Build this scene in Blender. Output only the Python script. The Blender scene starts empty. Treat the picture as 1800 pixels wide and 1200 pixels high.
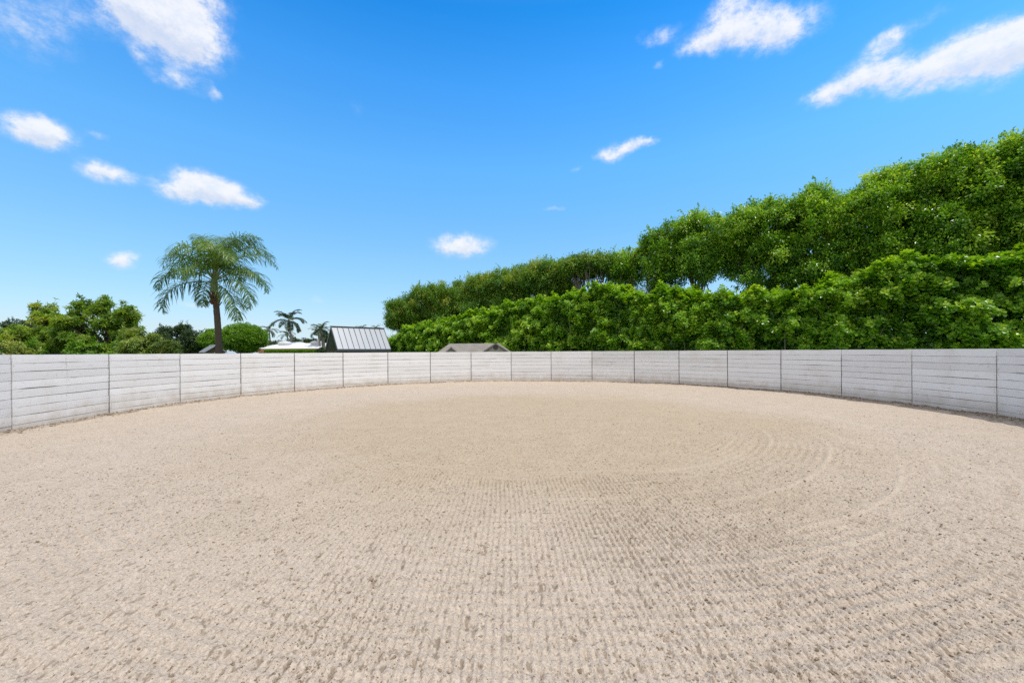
import bpy, math, random
import numpy as np
from mathutils import Vector, Matrix

# ------------------------------------------------------------------ camera, light, exposure
S = bpy.context.scene
COL = S.collection
F_PX, CX, HOR, TILT = 726.5, 900.0, 618.0, -0.0061        # photograph's focal length and horizon (1800 px wide)
EYE = 1.825
cam_data = bpy.data.cameras.new('camera')
cam_data.sensor_width = 36.0
cam_data.lens = 36.0 * F_PX / 1800.0
cam_data.shift_y = 0.0100
cam_data.clip_start = 0.05
cam_data.clip_end = 6000
cam = bpy.data.objects.new('camera', cam_data)
cam.location = (0, 0, EYE)
cam.rotation_euler = (math.pi / 2, 0.0061, 0)
COL.objects.link(cam)
S.camera = cam

SUN_EL = math.radians(69)
SUN_H = Vector((0.857, -0.515, 0)).normalized()
SUN_DIR = Vector((SUN_H.x * math.cos(SUN_EL), SUN_H.y * math.cos(SUN_EL), math.sin(SUN_EL)))
sun_data = bpy.data.lights.new('sun', 'SUN')
sun_data.energy = 3.0
sun_data.angle = math.radians(0.5)
sun_data.color = (1.0, 0.95, 0.87)
sun = bpy.data.objects.new('sun', sun_data)
sun.rotation_euler = (-SUN_DIR).to_track_quat('-Z', 'Y').to_euler()
sun.location = (20, -12, 45)
COL.objects.link(sun)

S.view_settings.view_transform = 'Standard'
S.view_settings.look = 'None'
S.view_settings.gamma = 1.0
S.view_settings.exposure = 0.0
S.cycles.use_denoising = False
S.cycles.max_bounces = 6
S.cycles.diffuse_bounces = 4
S.cycles.glossy_bounces = 2
S.cycles.transmission_bounces = 4
S.cycles.transparent_max_bounces = 4
S.cycles.caustics_reflective = False
S.cycles.caustics_refractive = False


class NT:
    """small helper to write node trees"""
    def __init__(self, tree):
        self.t = tree
        self.n = tree.nodes
        self.l = tree.links

    def put(self, sock, v):
        if isinstance(v, bpy.types.NodeSocket):
            self.l.new(v, sock)
        elif v is not None:
            sock.default_value = v

    def math(self, op, a, b=None, c=None, clamp=False):
        n = self.n.new('ShaderNodeMath')
        n.operation = op
        n.use_clamp = clamp
        for i, v in enumerate((a, b, c)):
            if v is not None:
                self.put(n.inputs[i], v)
        return n.outputs[0]

    def vec(self, op, a, b=None, c=None, out=0):
        n = self.n.new('ShaderNodeVectorMath')
        n.operation = op
        for i, v in enumerate((a, b, c)):
            if v is not None:
                self.put(n.inputs[i], v)
        return n.outputs[out]

    def noise(self, vec, scale, detail=3, rough=.55, dist=0.0, out='Fac', dim='3D'):
        n = self.n.new('ShaderNodeTexNoise')
        n.noise_dimensions = dim
        self.put(n.inputs['Vector'], vec)
        n.inputs['Scale'].default_value = scale
        n.inputs['Detail'].default_value = detail
        n.inputs['Roughness'].default_value = rough
        n.inputs['Distortion'].default_value = dist
        return n.outputs[out]

    def ramp(self, fac, stops, mode='LINEAR'):
        n = self.n.new('ShaderNodeValToRGB')
        self.put(n.inputs[0], fac)
        cr = n.color_ramp
        cr.interpolation = mode
        while len(cr.elements) < len(stops):
            cr.elements.new(1.0)
        for e, (p, c) in zip(cr.elements, stops):
            e.position = p
            e.color = (c[0], c[1], c[2], 1) if not isinstance(c, (int, float)) else (c, c, c, 1)
        return n.outputs[0]

    def step(self, v, lo, hi):
        n = self.n.new('ShaderNodeMapRange')
        n.interpolation_type = 'SMOOTHSTEP'
        self.put(n.inputs[0], v)
        n.inputs[1].default_value = lo
        n.inputs[2].default_value = hi
        return n.outputs[0]

    def mix(self, fac, a, b, blend='MIX'):
        n = self.n.new('ShaderNodeMix')
        n.data_type = 'RGBA'
        n.blend_type = blend
        self.put(n.inputs['Factor'], fac)
        self.put(n.inputs[6], a if isinstance(a, bpy.types.NodeSocket) else (*a, 1))
        self.put(n.inputs[7], b if isinstance(b, bpy.types.NodeSocket) else (*b, 1))
        return n.outputs[2]

    def sep(self, v):
        n = self.n.new('ShaderNodeSeparateXYZ')
        self.put(n.inputs[0], v)
        return n.outputs

    def comb(self, x=0.0, y=0.0, z=0.0):
        n = self.n.new('ShaderNodeCombineXYZ')
        for i, v in enumerate((x, y, z)):
            self.put(n.inputs[i], v)
        return n.outputs[0]


def sky_dir(x, y):
    """photo pixel -> azimuth, elevation (degrees) of the sky there"""
    yh = HOR + TILT * (x - CX)
    az = math.atan2(x - CX, F_PX)
    el = math.atan2(yh - y, math.hypot(F_PX, x - CX))
    return math.degrees(az), math.degrees(el)


world = bpy.data.worlds.new('World')
S.world = world
world.use_nodes = True
SKY_STRENGTH = 0.1


def build_world():
    t = NT(world.node_tree)
    t.n.clear()
    out = t.n.new('ShaderNodeOutputWorld')
    bg = t.n.new('ShaderNodeBackground')
    sky = t.n.new('ShaderNodeTexSky')
    sky.sky_type = 'NISHITA'
    sky.sun_disc = False
    sky.sun_elevation = SUN_EL
    sky.sun_rotation = math.atan2(SUN_H.x, SUN_H.y)
    sky.air_density = 1.0
    sky.dust_density = 0.6
    sky.ozone_density = 2.0
    tc = t.n.new('ShaderNodeTexCoord')
    d = t.vec('NORMALIZE', tc.outputs['Generated'])
    x, y, z = t.sep(d)
    az = t.math('MULTIPLY', t.math('ARCTAN2', x, y), 57.29578)
    el = t.math('MULTIPLY', t.math('ARCSINE', z), 57.29578)
    # clear tropical blue: the sky's own hue deepened with elevation
    grade = t.ramp(t.math('DIVIDE', el, 90.0), SKY_GRADE)
    col = t.mix(1.0, sky.outputs[0], grade, 'MULTIPLY')
    col = t.vec('MULTIPLY', col, (3.2, 3.2, 3.2))
    # clouds, each a group of puffs fixed to its own bearing and height
    p = t.comb(az, el, 0.0)
    w1 = t.noise(p, 0.16, 4, .6, out='Color')
    w2 = t.noise(p, 0.7, 3, .6, out='Color')
    pw = t.vec('ADD', p, t.vec('MULTIPLY', t.vec('SUBTRACT', w1, (.5, .5, .5)), (2.4, 1.8, 0)))
    pw = t.vec('ADD', pw, t.vec('MULTIPLY', t.vec('SUBTRACT', w2, (.5, .5, .5)), (1.1, .9, 0)))
    field = None
    under = None
    for (px, py, rx, ry, amp) in PUFFS:
        a0, e0 = sky_dir(px, py)
        a1, _ = sky_dir(px + rx, py)
        a2, _ = sky_dir(px - rx, py)
        _, e1 = sky_dir(px, py - ry)
        _, e2 = sky_dir(px, py + ry)
        ra = abs(a1 - a2) / 2
        re = abs(e1 - e2) / 2
        q = t.vec('MULTIPLY_ADD', pw, (1 / ra, 1 / re, 0), (-a0 / ra, -e0 / re, 0))
        dd = t.vec('DOT_PRODUCT', q, q, out=1)
        g = t.math('POWER', 0.42, dd)
        field = t.math('MULTIPLY', g, amp) if field is None else t.math('MULTIPLY_ADD', g, amp, field)
        lo = t.math('MULTIPLY', g, t.sep(q)[1])
        under = lo if under is None else t.math('ADD', under, lo)
    nz = t.noise(t.vec('MULTIPLY', p, (.8, 1.1, 1)), 0.75, 9, .70)
    f2 = t.math('MULTIPLY_ADD', t.math('SUBTRACT', nz, .5), t.math('MULTIPLY', t.math('MINIMUM', field, .62), 2.5), field)
    alpha = t.step(f2, 0.10, 1.06)
    shade = t.step(t.math('ADD', under, t.math('MULTIPLY', t.math('SUBTRACT', nz, .5), 1.2)), -0.75, 0.25)
    ccol = t.mix(shade, (7.3, 7.9, 9.2), (9.6, 9.7, 10.0))
    col = t.mix(t.math('MULTIPLY', t.math('MULTIPLY', alpha, t.math('MULTIPLY_ADD', nz, .85, .52, clamp=True)), 0.93), col, ccol)
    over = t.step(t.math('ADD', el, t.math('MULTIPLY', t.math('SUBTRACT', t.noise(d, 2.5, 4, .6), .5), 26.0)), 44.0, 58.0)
    # unseen bright cloud behind the viewer, added to brighten and whiten the fill light
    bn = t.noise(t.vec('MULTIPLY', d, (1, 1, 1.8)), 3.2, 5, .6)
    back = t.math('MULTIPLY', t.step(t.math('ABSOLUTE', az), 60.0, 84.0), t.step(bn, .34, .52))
    fill_cover = t.math('MAXIMUM', over, back)
    col = t.mix(t.math('MULTIPLY', fill_cover, FILL_CLOUD), col, (9.9, 9.1, 8.1))
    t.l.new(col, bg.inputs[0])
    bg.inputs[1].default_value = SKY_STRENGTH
    t.l.new(bg.outputs[0], out.inputs[0])


FILL_CLOUD = .88      # share of unseen white cloud added overhead and behind to neutralise the fill light
SKY_GRADE = [(e, tuple(c / 3.2 for c in col)) for e, col in (
    (0.0, (1.25, 1.6, 2.4)), (0.032, (1.28, 1.40, 1.64)), (0.133, (1.25, 1.80, 1.92)), (0.262, (1.0, 2.20, 2.70)),
    (0.364, (.55, 2.0, 2.92)), (0.44, (.19, 1.65, 2.70)), (0.56, (1.0, 1.8, 2.5)), (1.0, (1.7, 1.9, 2.2)))]
PUFFS = [
    (280, 28, 84, 52, 1.15), (335, 75, 58, 40, 1.0), (235, 10, 48, 40, .8), (315, -25, 85, 45, .8),
    (318, 145, 44, 16, .55), (382, 166, 12, 13, .45), (50, 45, 95, 60, .42), (250, 100, 18, 14, .4),
    (56, 224, 46, 24, 1.1), (96, 236, 34, 18, 1.0), (174, 241, 20, 9, .4),
    (188, 304, 44, 16, 1.1), (358, 325, 46, 22, 1.1), (400, 340, 46, 18, 1.0), (312, 338, 36, 18, .8), (445, 352, 20, 8, .6),
    (222, 463, 24, 13, 1.1), (815, 431, 42, 18, 1.1), (772, 437, 14, 7, .35),
    (1072, 273, 22, 12, .8), (1108, 254, 32, 11, .85), (1148, 248, 16, 6, .5),
    (1300, 45, 62, 32, .9), (1375, 55, 62, 30, 1.1), (1240, 78, 48, 16, .7), (1290, 8, 38, 24, .55), (1160, 64, 36, 16, .5),
    (1765, 95, 62, 46, 1.1), (1700, 92, 52, 36, .9), (1620, 132, 58, 30, 1.0), (1535, 132, 52, 30, 1.0), (1460, 166, 42, 17, .85), (1800, 62, 40, 34, .8), (1565, 70, 34, 17, .8),
    (975, 365, 25, 5, .38), (632, 190, 20, 20, .2), (345, 537, 46, 8, .36), (562, 525, 16, 8, .34), (1016, 295, 14, 6, .34),
    (1158, 119, 10, 8, .36), (1640, 24, 46, 20, .26), (120, 20, 60, 30, .25)]
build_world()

# ------------------------------------------------------------------ helpers
rng = np.random.default_rng(7)


def at(px, z):
    """world X for a photo column at depth z"""
    return (px - CX) * z / F_PX


def up(px, py, z):
    """world height for a photo pixel at depth z"""
    return EYE + (HOR + TILT * (px - CX) - py) * z / F_PX


class MB:
    """collects quads / tris, builds ONE mesh object"""
    def __init__(self):
        self.v, self.q, self.t, self.a, self.qm, self.tm = [], [], [], [], [], []
        self.uv = []
        self.n = 0

    def add(self, v, q=None, t=None, tint=0.5, mi=0, uv=None):
        v = np.asarray(v, float).reshape(-1, 3)
        if q is not None and len(q):
            q = np.asarray(q, np.int64).reshape(-1, 4)
            self.q.append(q + self.n)
            self.qm.append(np.full(len(q), mi))
        if t is not None and len(t):
            t = np.asarray(t, np.int64).reshape(-1, 3)
            self.t.append(t + self.n)
            self.tm.append(np.full(len(t), mi))
        self.v.append(v)
        self.a.append(np.broadcast_to(np.asarray(tint, float), (len(v),)))
        self.uv.append(np.zeros((len(v), 2)) if uv is None else np.asarray(uv, float).reshape(-1, 2))
        self.n += len(v)
        return self

    def box(self, c, s, rz=0.0, tint=.5, mi=0):
        x, y, z = np.array(s) / 2
        v = np.array([[-x, -y, -z], [x, -y, -z], [x, y, -z], [-x, y, -z], [-x, -y, z], [x, -y, z], [x, y, z], [-x, y, z]])
        if rz:
            cs, sn = math.cos(rz), math.sin(rz)
            v = v @ np.array([[cs, sn, 0], [-sn, cs, 0], [0, 0, 1]])
        q = [[0, 3, 2, 1], [4, 5, 6, 7], [0, 1, 5, 4], [1, 2, 6, 5], [2, 3, 7, 6], [3, 0, 4, 7]]
        return self.add(v + np.array(c), q, tint=tint, mi=mi)

    def beam(self, a, b, w, h, upv=(0, 0, 1), mi=0, tint=.5):
        a = np.array(a, float); b = np.array(b, float)
        d = (b - a) / np.linalg.norm(b - a)
        u = np.array(upv, float)
        s = np.cross(d, u); s /= np.linalg.norm(s)
        u = np.cross(s, d)
        v = [a - s * w / 2 - u * h / 2, a + s * w / 2 - u * h / 2, a + s * w / 2 + u * h / 2, a - s * w / 2 + u * h / 2]
        v += [p + (b - a) for p in v]
        q = [[0, 1, 2, 3], [4, 7, 6, 5], [0, 4, 5, 1], [1, 5, 6, 2], [2, 6, 7, 3], [3, 7, 4, 0]]
        return self.add(v, q, mi=mi, tint=tint)

    def slab(self, quad, th, mi=0, tint=.5):
        """four corners and a thickness downward along the face normal"""
        p = np.array(quad, float)
        n = np.cross(p[1] - p[0], p[3] - p[0]); n /= np.linalg.norm(n)
        v = np.vstack([p, p - n * th])
        q = [[0, 1, 2, 3], [7, 6, 5, 4], [0, 4, 5, 1], [1, 5, 6, 2], [2, 6, 7, 3], [3, 7, 4, 0]]
        return self.add(v, q, mi=mi, tint=tint)

    def tube(self, pts, rad, seg=8, tint=.5, mi=0, wob=0.0):
        pts = np.asarray(pts, float)
        rad = np.broadcast_to(np.asarray(rad, float), (len(pts),))
        d = np.gradient(pts, axis=0)
        d /= np.linalg.norm(d, axis=1)[:, None] + 1e-9
        ref = np.where(np.abs(d[:, 2:3]) > .9, np.array([[1., 0, 0]]), np.array([[0, 0, 1.]]))
        s = np.cross(d, ref); s /= np.linalg.norm(s, axis=1)[:, None]
        u = np.cross(s, d)
        a = np.linspace(0, 2 * math.pi, seg, endpoint=False)
        r = rad[:, None] * (1 + wob * rng.normal(size=(len(pts), seg)))
        v = pts[:, None] + r[..., None] * (np.cos(a)[None, :, None] * s[:, None] + np.sin(a)[None, :, None] * u[:, None])
        m = len(pts)
        i = np.arange(m - 1)[:, None] * seg
        j = np.arange(seg)[None]
        k = (j + 1) % seg
        q = np.stack([i + j, i + k, i + seg + k, i + seg + j], -1).reshape(-1, 4)
        uv = np.stack(np.broadcast_arrays(np.linspace(0, 1, seg)[None], np.arange(m)[:, None] / max(1, m - 1)), -1)
        self.add(v.reshape(-1, 3), q, tint=tint, mi=mi, uv=uv)
        # caps
        for ring, flip in ((0, 1), (m - 1, 0)):
            base = self.n
            c = pts[ring]
            idx = np.arange(seg)
            t = np.stack([np.full(seg, seg), idx, (idx + 1) % seg], -1)
            if flip:
                t = t[:, ::-1]
            self.add(np.vstack([v[ring], c[None]]), None, t, tint=tint, mi=mi)
        return self

    def build(self, name, mats, parent=None, smooth=False):
        me = bpy.data.meshes.new(name)
        v = np.vstack(self.v) if self.v else np.zeros((0, 3))
        q = np.vstack(self.q) if self.q else np.zeros((0, 4), int)
        t = np.vstack(self.t) if self.t else np.zeros((0, 3), int)
        me.vertices.add(len(v))
        me.vertices.foreach_set('co', v.astype(np.float32).ravel())
        loops = np.concatenate([q.ravel(), t.ravel()]).astype(np.int32)
        me.loops.add(len(loops))
        me.loops.foreach_set('vertex_index', loops)
        tot = np.concatenate([np.full(len(q), 4), np.full(len(t), 3)]).astype(np.int32)
        start = np.concatenate([[0], np.cumsum(tot)[:-1]]).astype(np.int32)
        me.polygons.add(len(tot))
        me.polygons.foreach_set('loop_start', start)
        mi = np.concatenate(self.qm + self.tm).astype(np.int32)
        me.polygons.foreach_set('material_index', mi)
        me.polygons.foreach_set('use_smooth', np.full(len(tot), smooth))
        at_ = me.attributes.new('tint', 'FLOAT', 'POINT')
        at_.data.foreach_set('value', np.concatenate(self.a).astype(np.float32))
        uv = np.vstack(self.uv)[loops]
        lay = me.uv_layers.new(name='UVMap')
        lay.data.foreach_set('uv', uv.astype(np.float32).ravel())
        me.update(calc_edges=True)
        me.validate()
        for m in (mats if isinstance(mats, (list, tuple)) else [mats]):
            me.materials.append(m)
        o = bpy.data.objects.new(name, me)
        COL.objects.link(o)
        if parent is not None:
            o.parent = parent
            o.matrix_parent_inverse = Matrix.Translation(-parent.location)
        return o


def tag(o, label=None, cat=None, group=None, kind=None):
    if label: o['label'] = label
    if cat: o['category'] = cat
    if group: o['group'] = group
    if kind: o['kind'] = kind
    return o


def thing(name, label, cat, loc, group=None):
    o = bpy.data.objects.new(name, None)
    o.empty_display_size = .3
    o.location = loc
    COL.objects.link(o)
    return tag(o, label, cat, group)


def hash2(ix, iy, seed):
    h = (ix.astype(np.int64) * 374761393 + iy.astype(np.int64) * 668265263 + seed * 144269504) & 0xFFFFFFFF
    h = ((h ^ (h >> 13)) * 1274126177) & 0xFFFFFFFF
    return ((h ^ (h >> 16)) & 0xFFFFFF) / float(0xFFFFFF)


def vnoise(x, y, seed=0):
    ix, iy = np.floor(x), np.floor(y)
    fx, fy = x - ix, y - iy
    fx = fx * fx * (3 - 2 * fx); fy = fy * fy * (3 - 2 * fy)
    a = hash2(ix, iy, seed); b = hash2(ix + 1, iy, seed); c = hash2(ix, iy + 1, seed); d = hash2(ix + 1, iy + 1, seed)
    return (a + (b - a) * fx) * (1 - fy) + (c + (d - c) * fx) * fy


def fbm(x, y, seed=0, oct=3):
    s, a, tot = 0, 1.0, 0
    for i in range(oct):
        s = s + a * vnoise(x * 2 ** i + 17.3 * i, y * 2 ** i - 9.1 * i, seed + i)
        tot += a
        a *= .5
    return s / tot


def unit(v):
    return v / (np.linalg.norm(v, axis=-1, keepdims=True) + 1e-9)


def rand_dir(n):
    return unit(rng.normal(size=(n, 3)))


def leaves(mb, P, A, N, L, W, tint, kind='quad', fold=.15, curl=0.0):
    """add leaves: base point P, along A, facing N"""
    A = unit(A)
    B = unit(np.cross(A, N))
    N = np.cross(B, A)
    n = len(P)
    L = np.broadcast_to(np.asarray(L, float), (n,))[:, None]
    W = np.broadcast_to(np.asarray(W, float), (n,))[:, None]
    if kind == 'quad':
        v = np.stack([P, P + A * L * .45 + B * W / 2 + N * W * fold, P + A * L - N * L * curl, P + A * L * .45 - B * W / 2 + N * W * fold], 1)
        q = np.array([[0, 3, 2, 1]])
        k = 4
    else:
        v = np.stack([P, P + A * L * .42 - B * W * .34 + N * W * fold, P + A * L * .82 - B * W * .5 + N * W * fold - N * L * curl * .6, P + A * L - N * L * curl,
                      P + A * L * .82 + B * W * .5 + N * W * fold - N * L * curl * .6, P + A * L * .42 + B * W * .34 + N * W * fold], 1)
        q = np.array([[0, 1, 2, 3], [0, 3, 4, 5]])
        k = 6
    idx = (np.arange(n)[:, None, None] * k + q[None]).reshape(-1, 4)
    mb.add(v.reshape(-1, 3), idx, tint=np.repeat(tint, k))


# ------------------------------------------------------------------ materials
MATS = {}


def new_mat(name):
    m = bpy.data.materials.new(name)
    m.use_nodes = True
    t = NT(m.node_tree)
    b = t.n['Principled BSDF']
    MATS[name] = m
    return m, t, b


def leaf_mat(name, stops, rough=.42, trans=.25, spec=.5, tcol=1.6):
    m, t, b = new_mat(name)
    at_ = t.n.new('ShaderNodeAttribute'); at_.attribute_name = 'tint'
    c = t.ramp(at_.outputs['Fac'], stops)
    t.l.new(c, b.inputs['Base Color'])
    b.inputs['Roughness'].default_value = rough
    b.inputs['Specular IOR Level'].default_value = spec
    tr = t.n.new('ShaderNodeBsdfTranslucent')
    t.l.new(t.vec('MULTIPLY', c, (tcol * 1.05, tcol, tcol * .35)), tr.inputs[0])
    mx = t.n.new('ShaderNodeMixShader')
    mx.inputs[0].default_value = trans
    t.l.new(b.outputs[0], mx.inputs[1]); t.l.new(tr.outputs[0], mx.inputs[2])
    t.l.new(mx.outputs[0], t.n['Material Output'].inputs[0])
    return m


def plain_mat(name, col, rough=.7, noise=(8, .25), metal=0.0, bump=0.0, spec=.5):
    m, t, b = new_mat(name)
    tc = t.n.new('ShaderNodeTexCoord')
    n = t.noise(tc.outputs['Object'], noise[0], 5, .6)
    k = noise[1]
    c = t.mix(n, tuple(v * (1 - k) for v in col), tuple(min(1, v * (1 + k)) for v in col))
    t.l.new(c, b.inputs['Base Color'])
    b.inputs['Roughness'].default_value = rough
    b.inputs['Metallic'].default_value = metal
    b.inputs['Specular IOR Level'].default_value = spec
    if bump:
        bp = t.n.new('ShaderNodeBump')
        bp.inputs['Strength'].default_value = bump
        bp.inputs['Distance'].default_value = .02
        t.l.new(n, bp.inputs['Height']); t.l.new(bp.outputs[0], b.inputs['Normal'])
    return m


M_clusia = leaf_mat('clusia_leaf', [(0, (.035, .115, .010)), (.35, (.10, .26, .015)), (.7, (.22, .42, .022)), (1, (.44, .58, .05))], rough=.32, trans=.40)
M_ficus = leaf_mat('ficus_leaf', [(0, (.035, .11, .012)), (.4, (.115, .28, .018)), (.75, (.26, .46, .028)), (1, (.48, .60, .11))], rough=.32, trans=.40)
M_olive = leaf_mat('ficus_tip_leaf', [(0, (.03, .10, .012)), (.4, (.095, .235, .020)), (.75, (.21, .36, .03)), (1, (.40, .42, .07))], rough=.42, trans=.32)
M_mango = leaf_mat('mango_leaf', [(0, (.04, .10, .012)), (.4, (.11, .22, .018)), (.75, (.23, .36, .028)), (1, (.40, .45, .06))], rough=.42, trans=.38)
M_pale = leaf_mat('pale_leaf', [(0, (.06, .13, .02)), (.5, (.20, .30, .04)), (1, (.48, .48, .14))], rough=.45, trans=.25)
M_dark = leaf_mat('dark_leaf', [(0, (.018, .046, .014)), (.6, (.045, .095, .022)), (1, (.09, .13, .035))], rough=.5, trans=.2)
M_ball = leaf_mat('clipped_leaf', [(0, (.07, .18, .010)), (.5, (.14, .30, .014)), (1, (.24, .40, .02))], rough=.5, trans=.3)
M_palm = leaf_mat('palm_leaf', [(0, (.036, .085, .022)), (.5, (.095, .19, .036)), (1, (.22, .34, .06))], rough=.4, trans=.3)
M_farpalm = leaf_mat('coconut_leaf', [(0, (.014, .032, .016)), (.5, (.03, .062, .022)), (1, (.07, .11, .035))], rough=.55, trans=.2)
M_bark = plain_mat('bark', (.10, .078, .056), .9, (14, .4), bump=.6)
M_greybark = plain_mat('grey_bark', (.20, .175, .14), .9, (9, .35), bump=.5)
M_boot = plain_mat('palm_boot', (.13, .075, .04), .9, (20, .55), bump=.8)
M_rachis = plain_mat('palm_rachis', (.14, .19, .06), .6, (5, .2))
M_whiteroof = plain_mat('white_roof', (.70, .70, .70), .6, (.7, .06))
M_stucco = plain_mat('terracotta_stucco', (.42, .20, .12), .85, (6, .15))
M_dome = plain_mat('skylight_dome', (.62, .63, .64), .35, (3, .05))
M_metal = plain_mat('grey_metal_roof', (.38, .41, .455), .42, (1.2, .06), metal=.25)
M_darkmetal = plain_mat('dark_metal_trim', (.10, .115, .13), .5, (3, .2), metal=.2)
M_wooddark = plain_mat('dark_timber', (.11, .08, .058), .85, (12, .35))
M_shedwall = plain_mat('olive_clapboard', (.46, .42, .33), .8, (5, .1))
M_trim = plain_mat('shed_trim', (.22, .20, .17), .7, (5, .1))
M_vent = plain_mat('vent_dark', (.05, .035, .03), .8, (30, .3))
M_grass = plain_mat('grass_ground', (.07, .115, .03), .95, (1.3, .45), bump=.6)
M_post = plain_mat('weathered_post', (.10, .07, .05), .9, (18, .4), bump=.4)
M_gap = plain_mat('board_gap', (.05, .042, .035), .95, (25, .4))


def shingle_mat():
    m, t, b = new_mat('grey_shingle')
    tc = t.n.new('ShaderNodeTexCoord')
    br = t.n.new('ShaderNodeTexBrick')
    t.l.new(tc.outputs['UV'], br.inputs['Vector'])
    br.inputs['Scale'].default_value = 1.0
    br.inputs['Brick Width'].default_value = .3
    br.inputs['Row Height'].default_value = .14
    br.inputs['Mortar Size'].default_value = .006
    br.inputs['Color1'].default_value = (.22, .205, .185, 1)
    br.inputs['Color2'].default_value = (.30, .28, .255, 1)
    br.inputs['Mortar'].default_value = (.10, .095, .085, 1)
    n = t.noise(tc.outputs['Object'], 3, 4)
    t.l.new(t.mix(.35, br.outputs[0], t.mix(n, (.16, .15, .135), (.34, .32, .29))), b.inputs['Base Color'])
    b.inputs['Roughness'].default_value = .9
    return m


M_shingle = shingle_mat()

PEN = (0.4585, 12.731)
PEN_R = 12.5465


def sand_mat(name, clod=False):
    m, t, b = new_mat(name)
    tc = t.n.new('ShaderNodeTexCoord')
    g = t.n.new('ShaderNodeNewGeometry')
    p = g.outputs['Position']
    x, y, z = t.sep(p)
    rr = t.vec('LENGTH', t.vec('MULTIPLY', t.vec('SUBTRACT', p, (.5, 11.2, 0)), (1, 1, 0)), out=1)
    big = t.noise(p, .35, 4, .55)
    rr2 = t.math('ADD', rr, t.math('MULTIPLY', t.math('SUBTRACT', big, .5), 5.0))
    centre = t.step(rr2, 8.2, 4.6)
    base = t.mix(centre, (.50, .43, .356), (.455, .378, .28))
    mid = t.noise(p, 1.7, 5, .6)
    base = t.mix(t.step(mid, .35, .7), base, t.vec('MULTIPLY', base, (1.07, 1.07, 1.08)))
    fine = t.noise(p, 55, 4, .65)
    base = t.mix(t.step(fine, .25, .75), t.vec('MULTIPLY', base, (.78, .75, .71)), t.vec('MULTIPLY', base, (1.2, 1.2, 1.2)))
    # damp crumbs and dark organic bits
    cr = t.noise(t.vec('MULTIPLY', p, (1.25, .8, 1)), 15, 3, .62, dist=.6)
    base = t.mix(t.math('MULTIPLY', t.step(cr, .61, .68), .6), base, (.18, .135, .09))
    sp = t.noise(p, 24, 3, .6, dist=.4)
    base = t.mix(t.math('MULTIPLY', t.step(sp, .60, .70), .5), base, (.22, .165, .115))
    sp2 = t.noise(p, 90, 2, .6)
    base = t.mix(t.math('MULTIPLY', t.step(sp2, .58, .68), .6), base, (.20, .15, .11))
    if not clod:
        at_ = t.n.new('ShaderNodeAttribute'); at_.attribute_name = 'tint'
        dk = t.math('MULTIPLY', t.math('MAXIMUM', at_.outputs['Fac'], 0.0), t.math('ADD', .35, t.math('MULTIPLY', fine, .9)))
        base = t.mix(t.math('MULTIPLY', dk, .74), base, (.165, .12, .078))  # tint darkens for damp crumbs and painted furrow shade
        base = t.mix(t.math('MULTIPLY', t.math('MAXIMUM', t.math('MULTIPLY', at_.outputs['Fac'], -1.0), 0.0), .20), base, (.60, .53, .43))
    if clod:
        base = t.vec('MULTIPLY', base, (.60, .55, .48))
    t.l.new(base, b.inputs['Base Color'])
    b.inputs['Roughness'].default_value = .95
    b.inputs['Specular IOR Level'].default_value = .15
    bp = t.n.new('ShaderNodeBump')
    bp.inputs['Strength'].default_value = 1.0
    bp.inputs['Distance'].default_value = .012
    h = t.math('ADD', t.noise(p, 42, 4, .7), t.math('MULTIPLY', t.noise(p, 130, 2, .6), .5))
    t.l.new(h, bp.inputs['Height'])
    t.l.new(bp.outputs[0], b.inputs['Normal'])
    return m


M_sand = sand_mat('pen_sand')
M_clod = sand_mat('pen_sand_clod', True)


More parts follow.
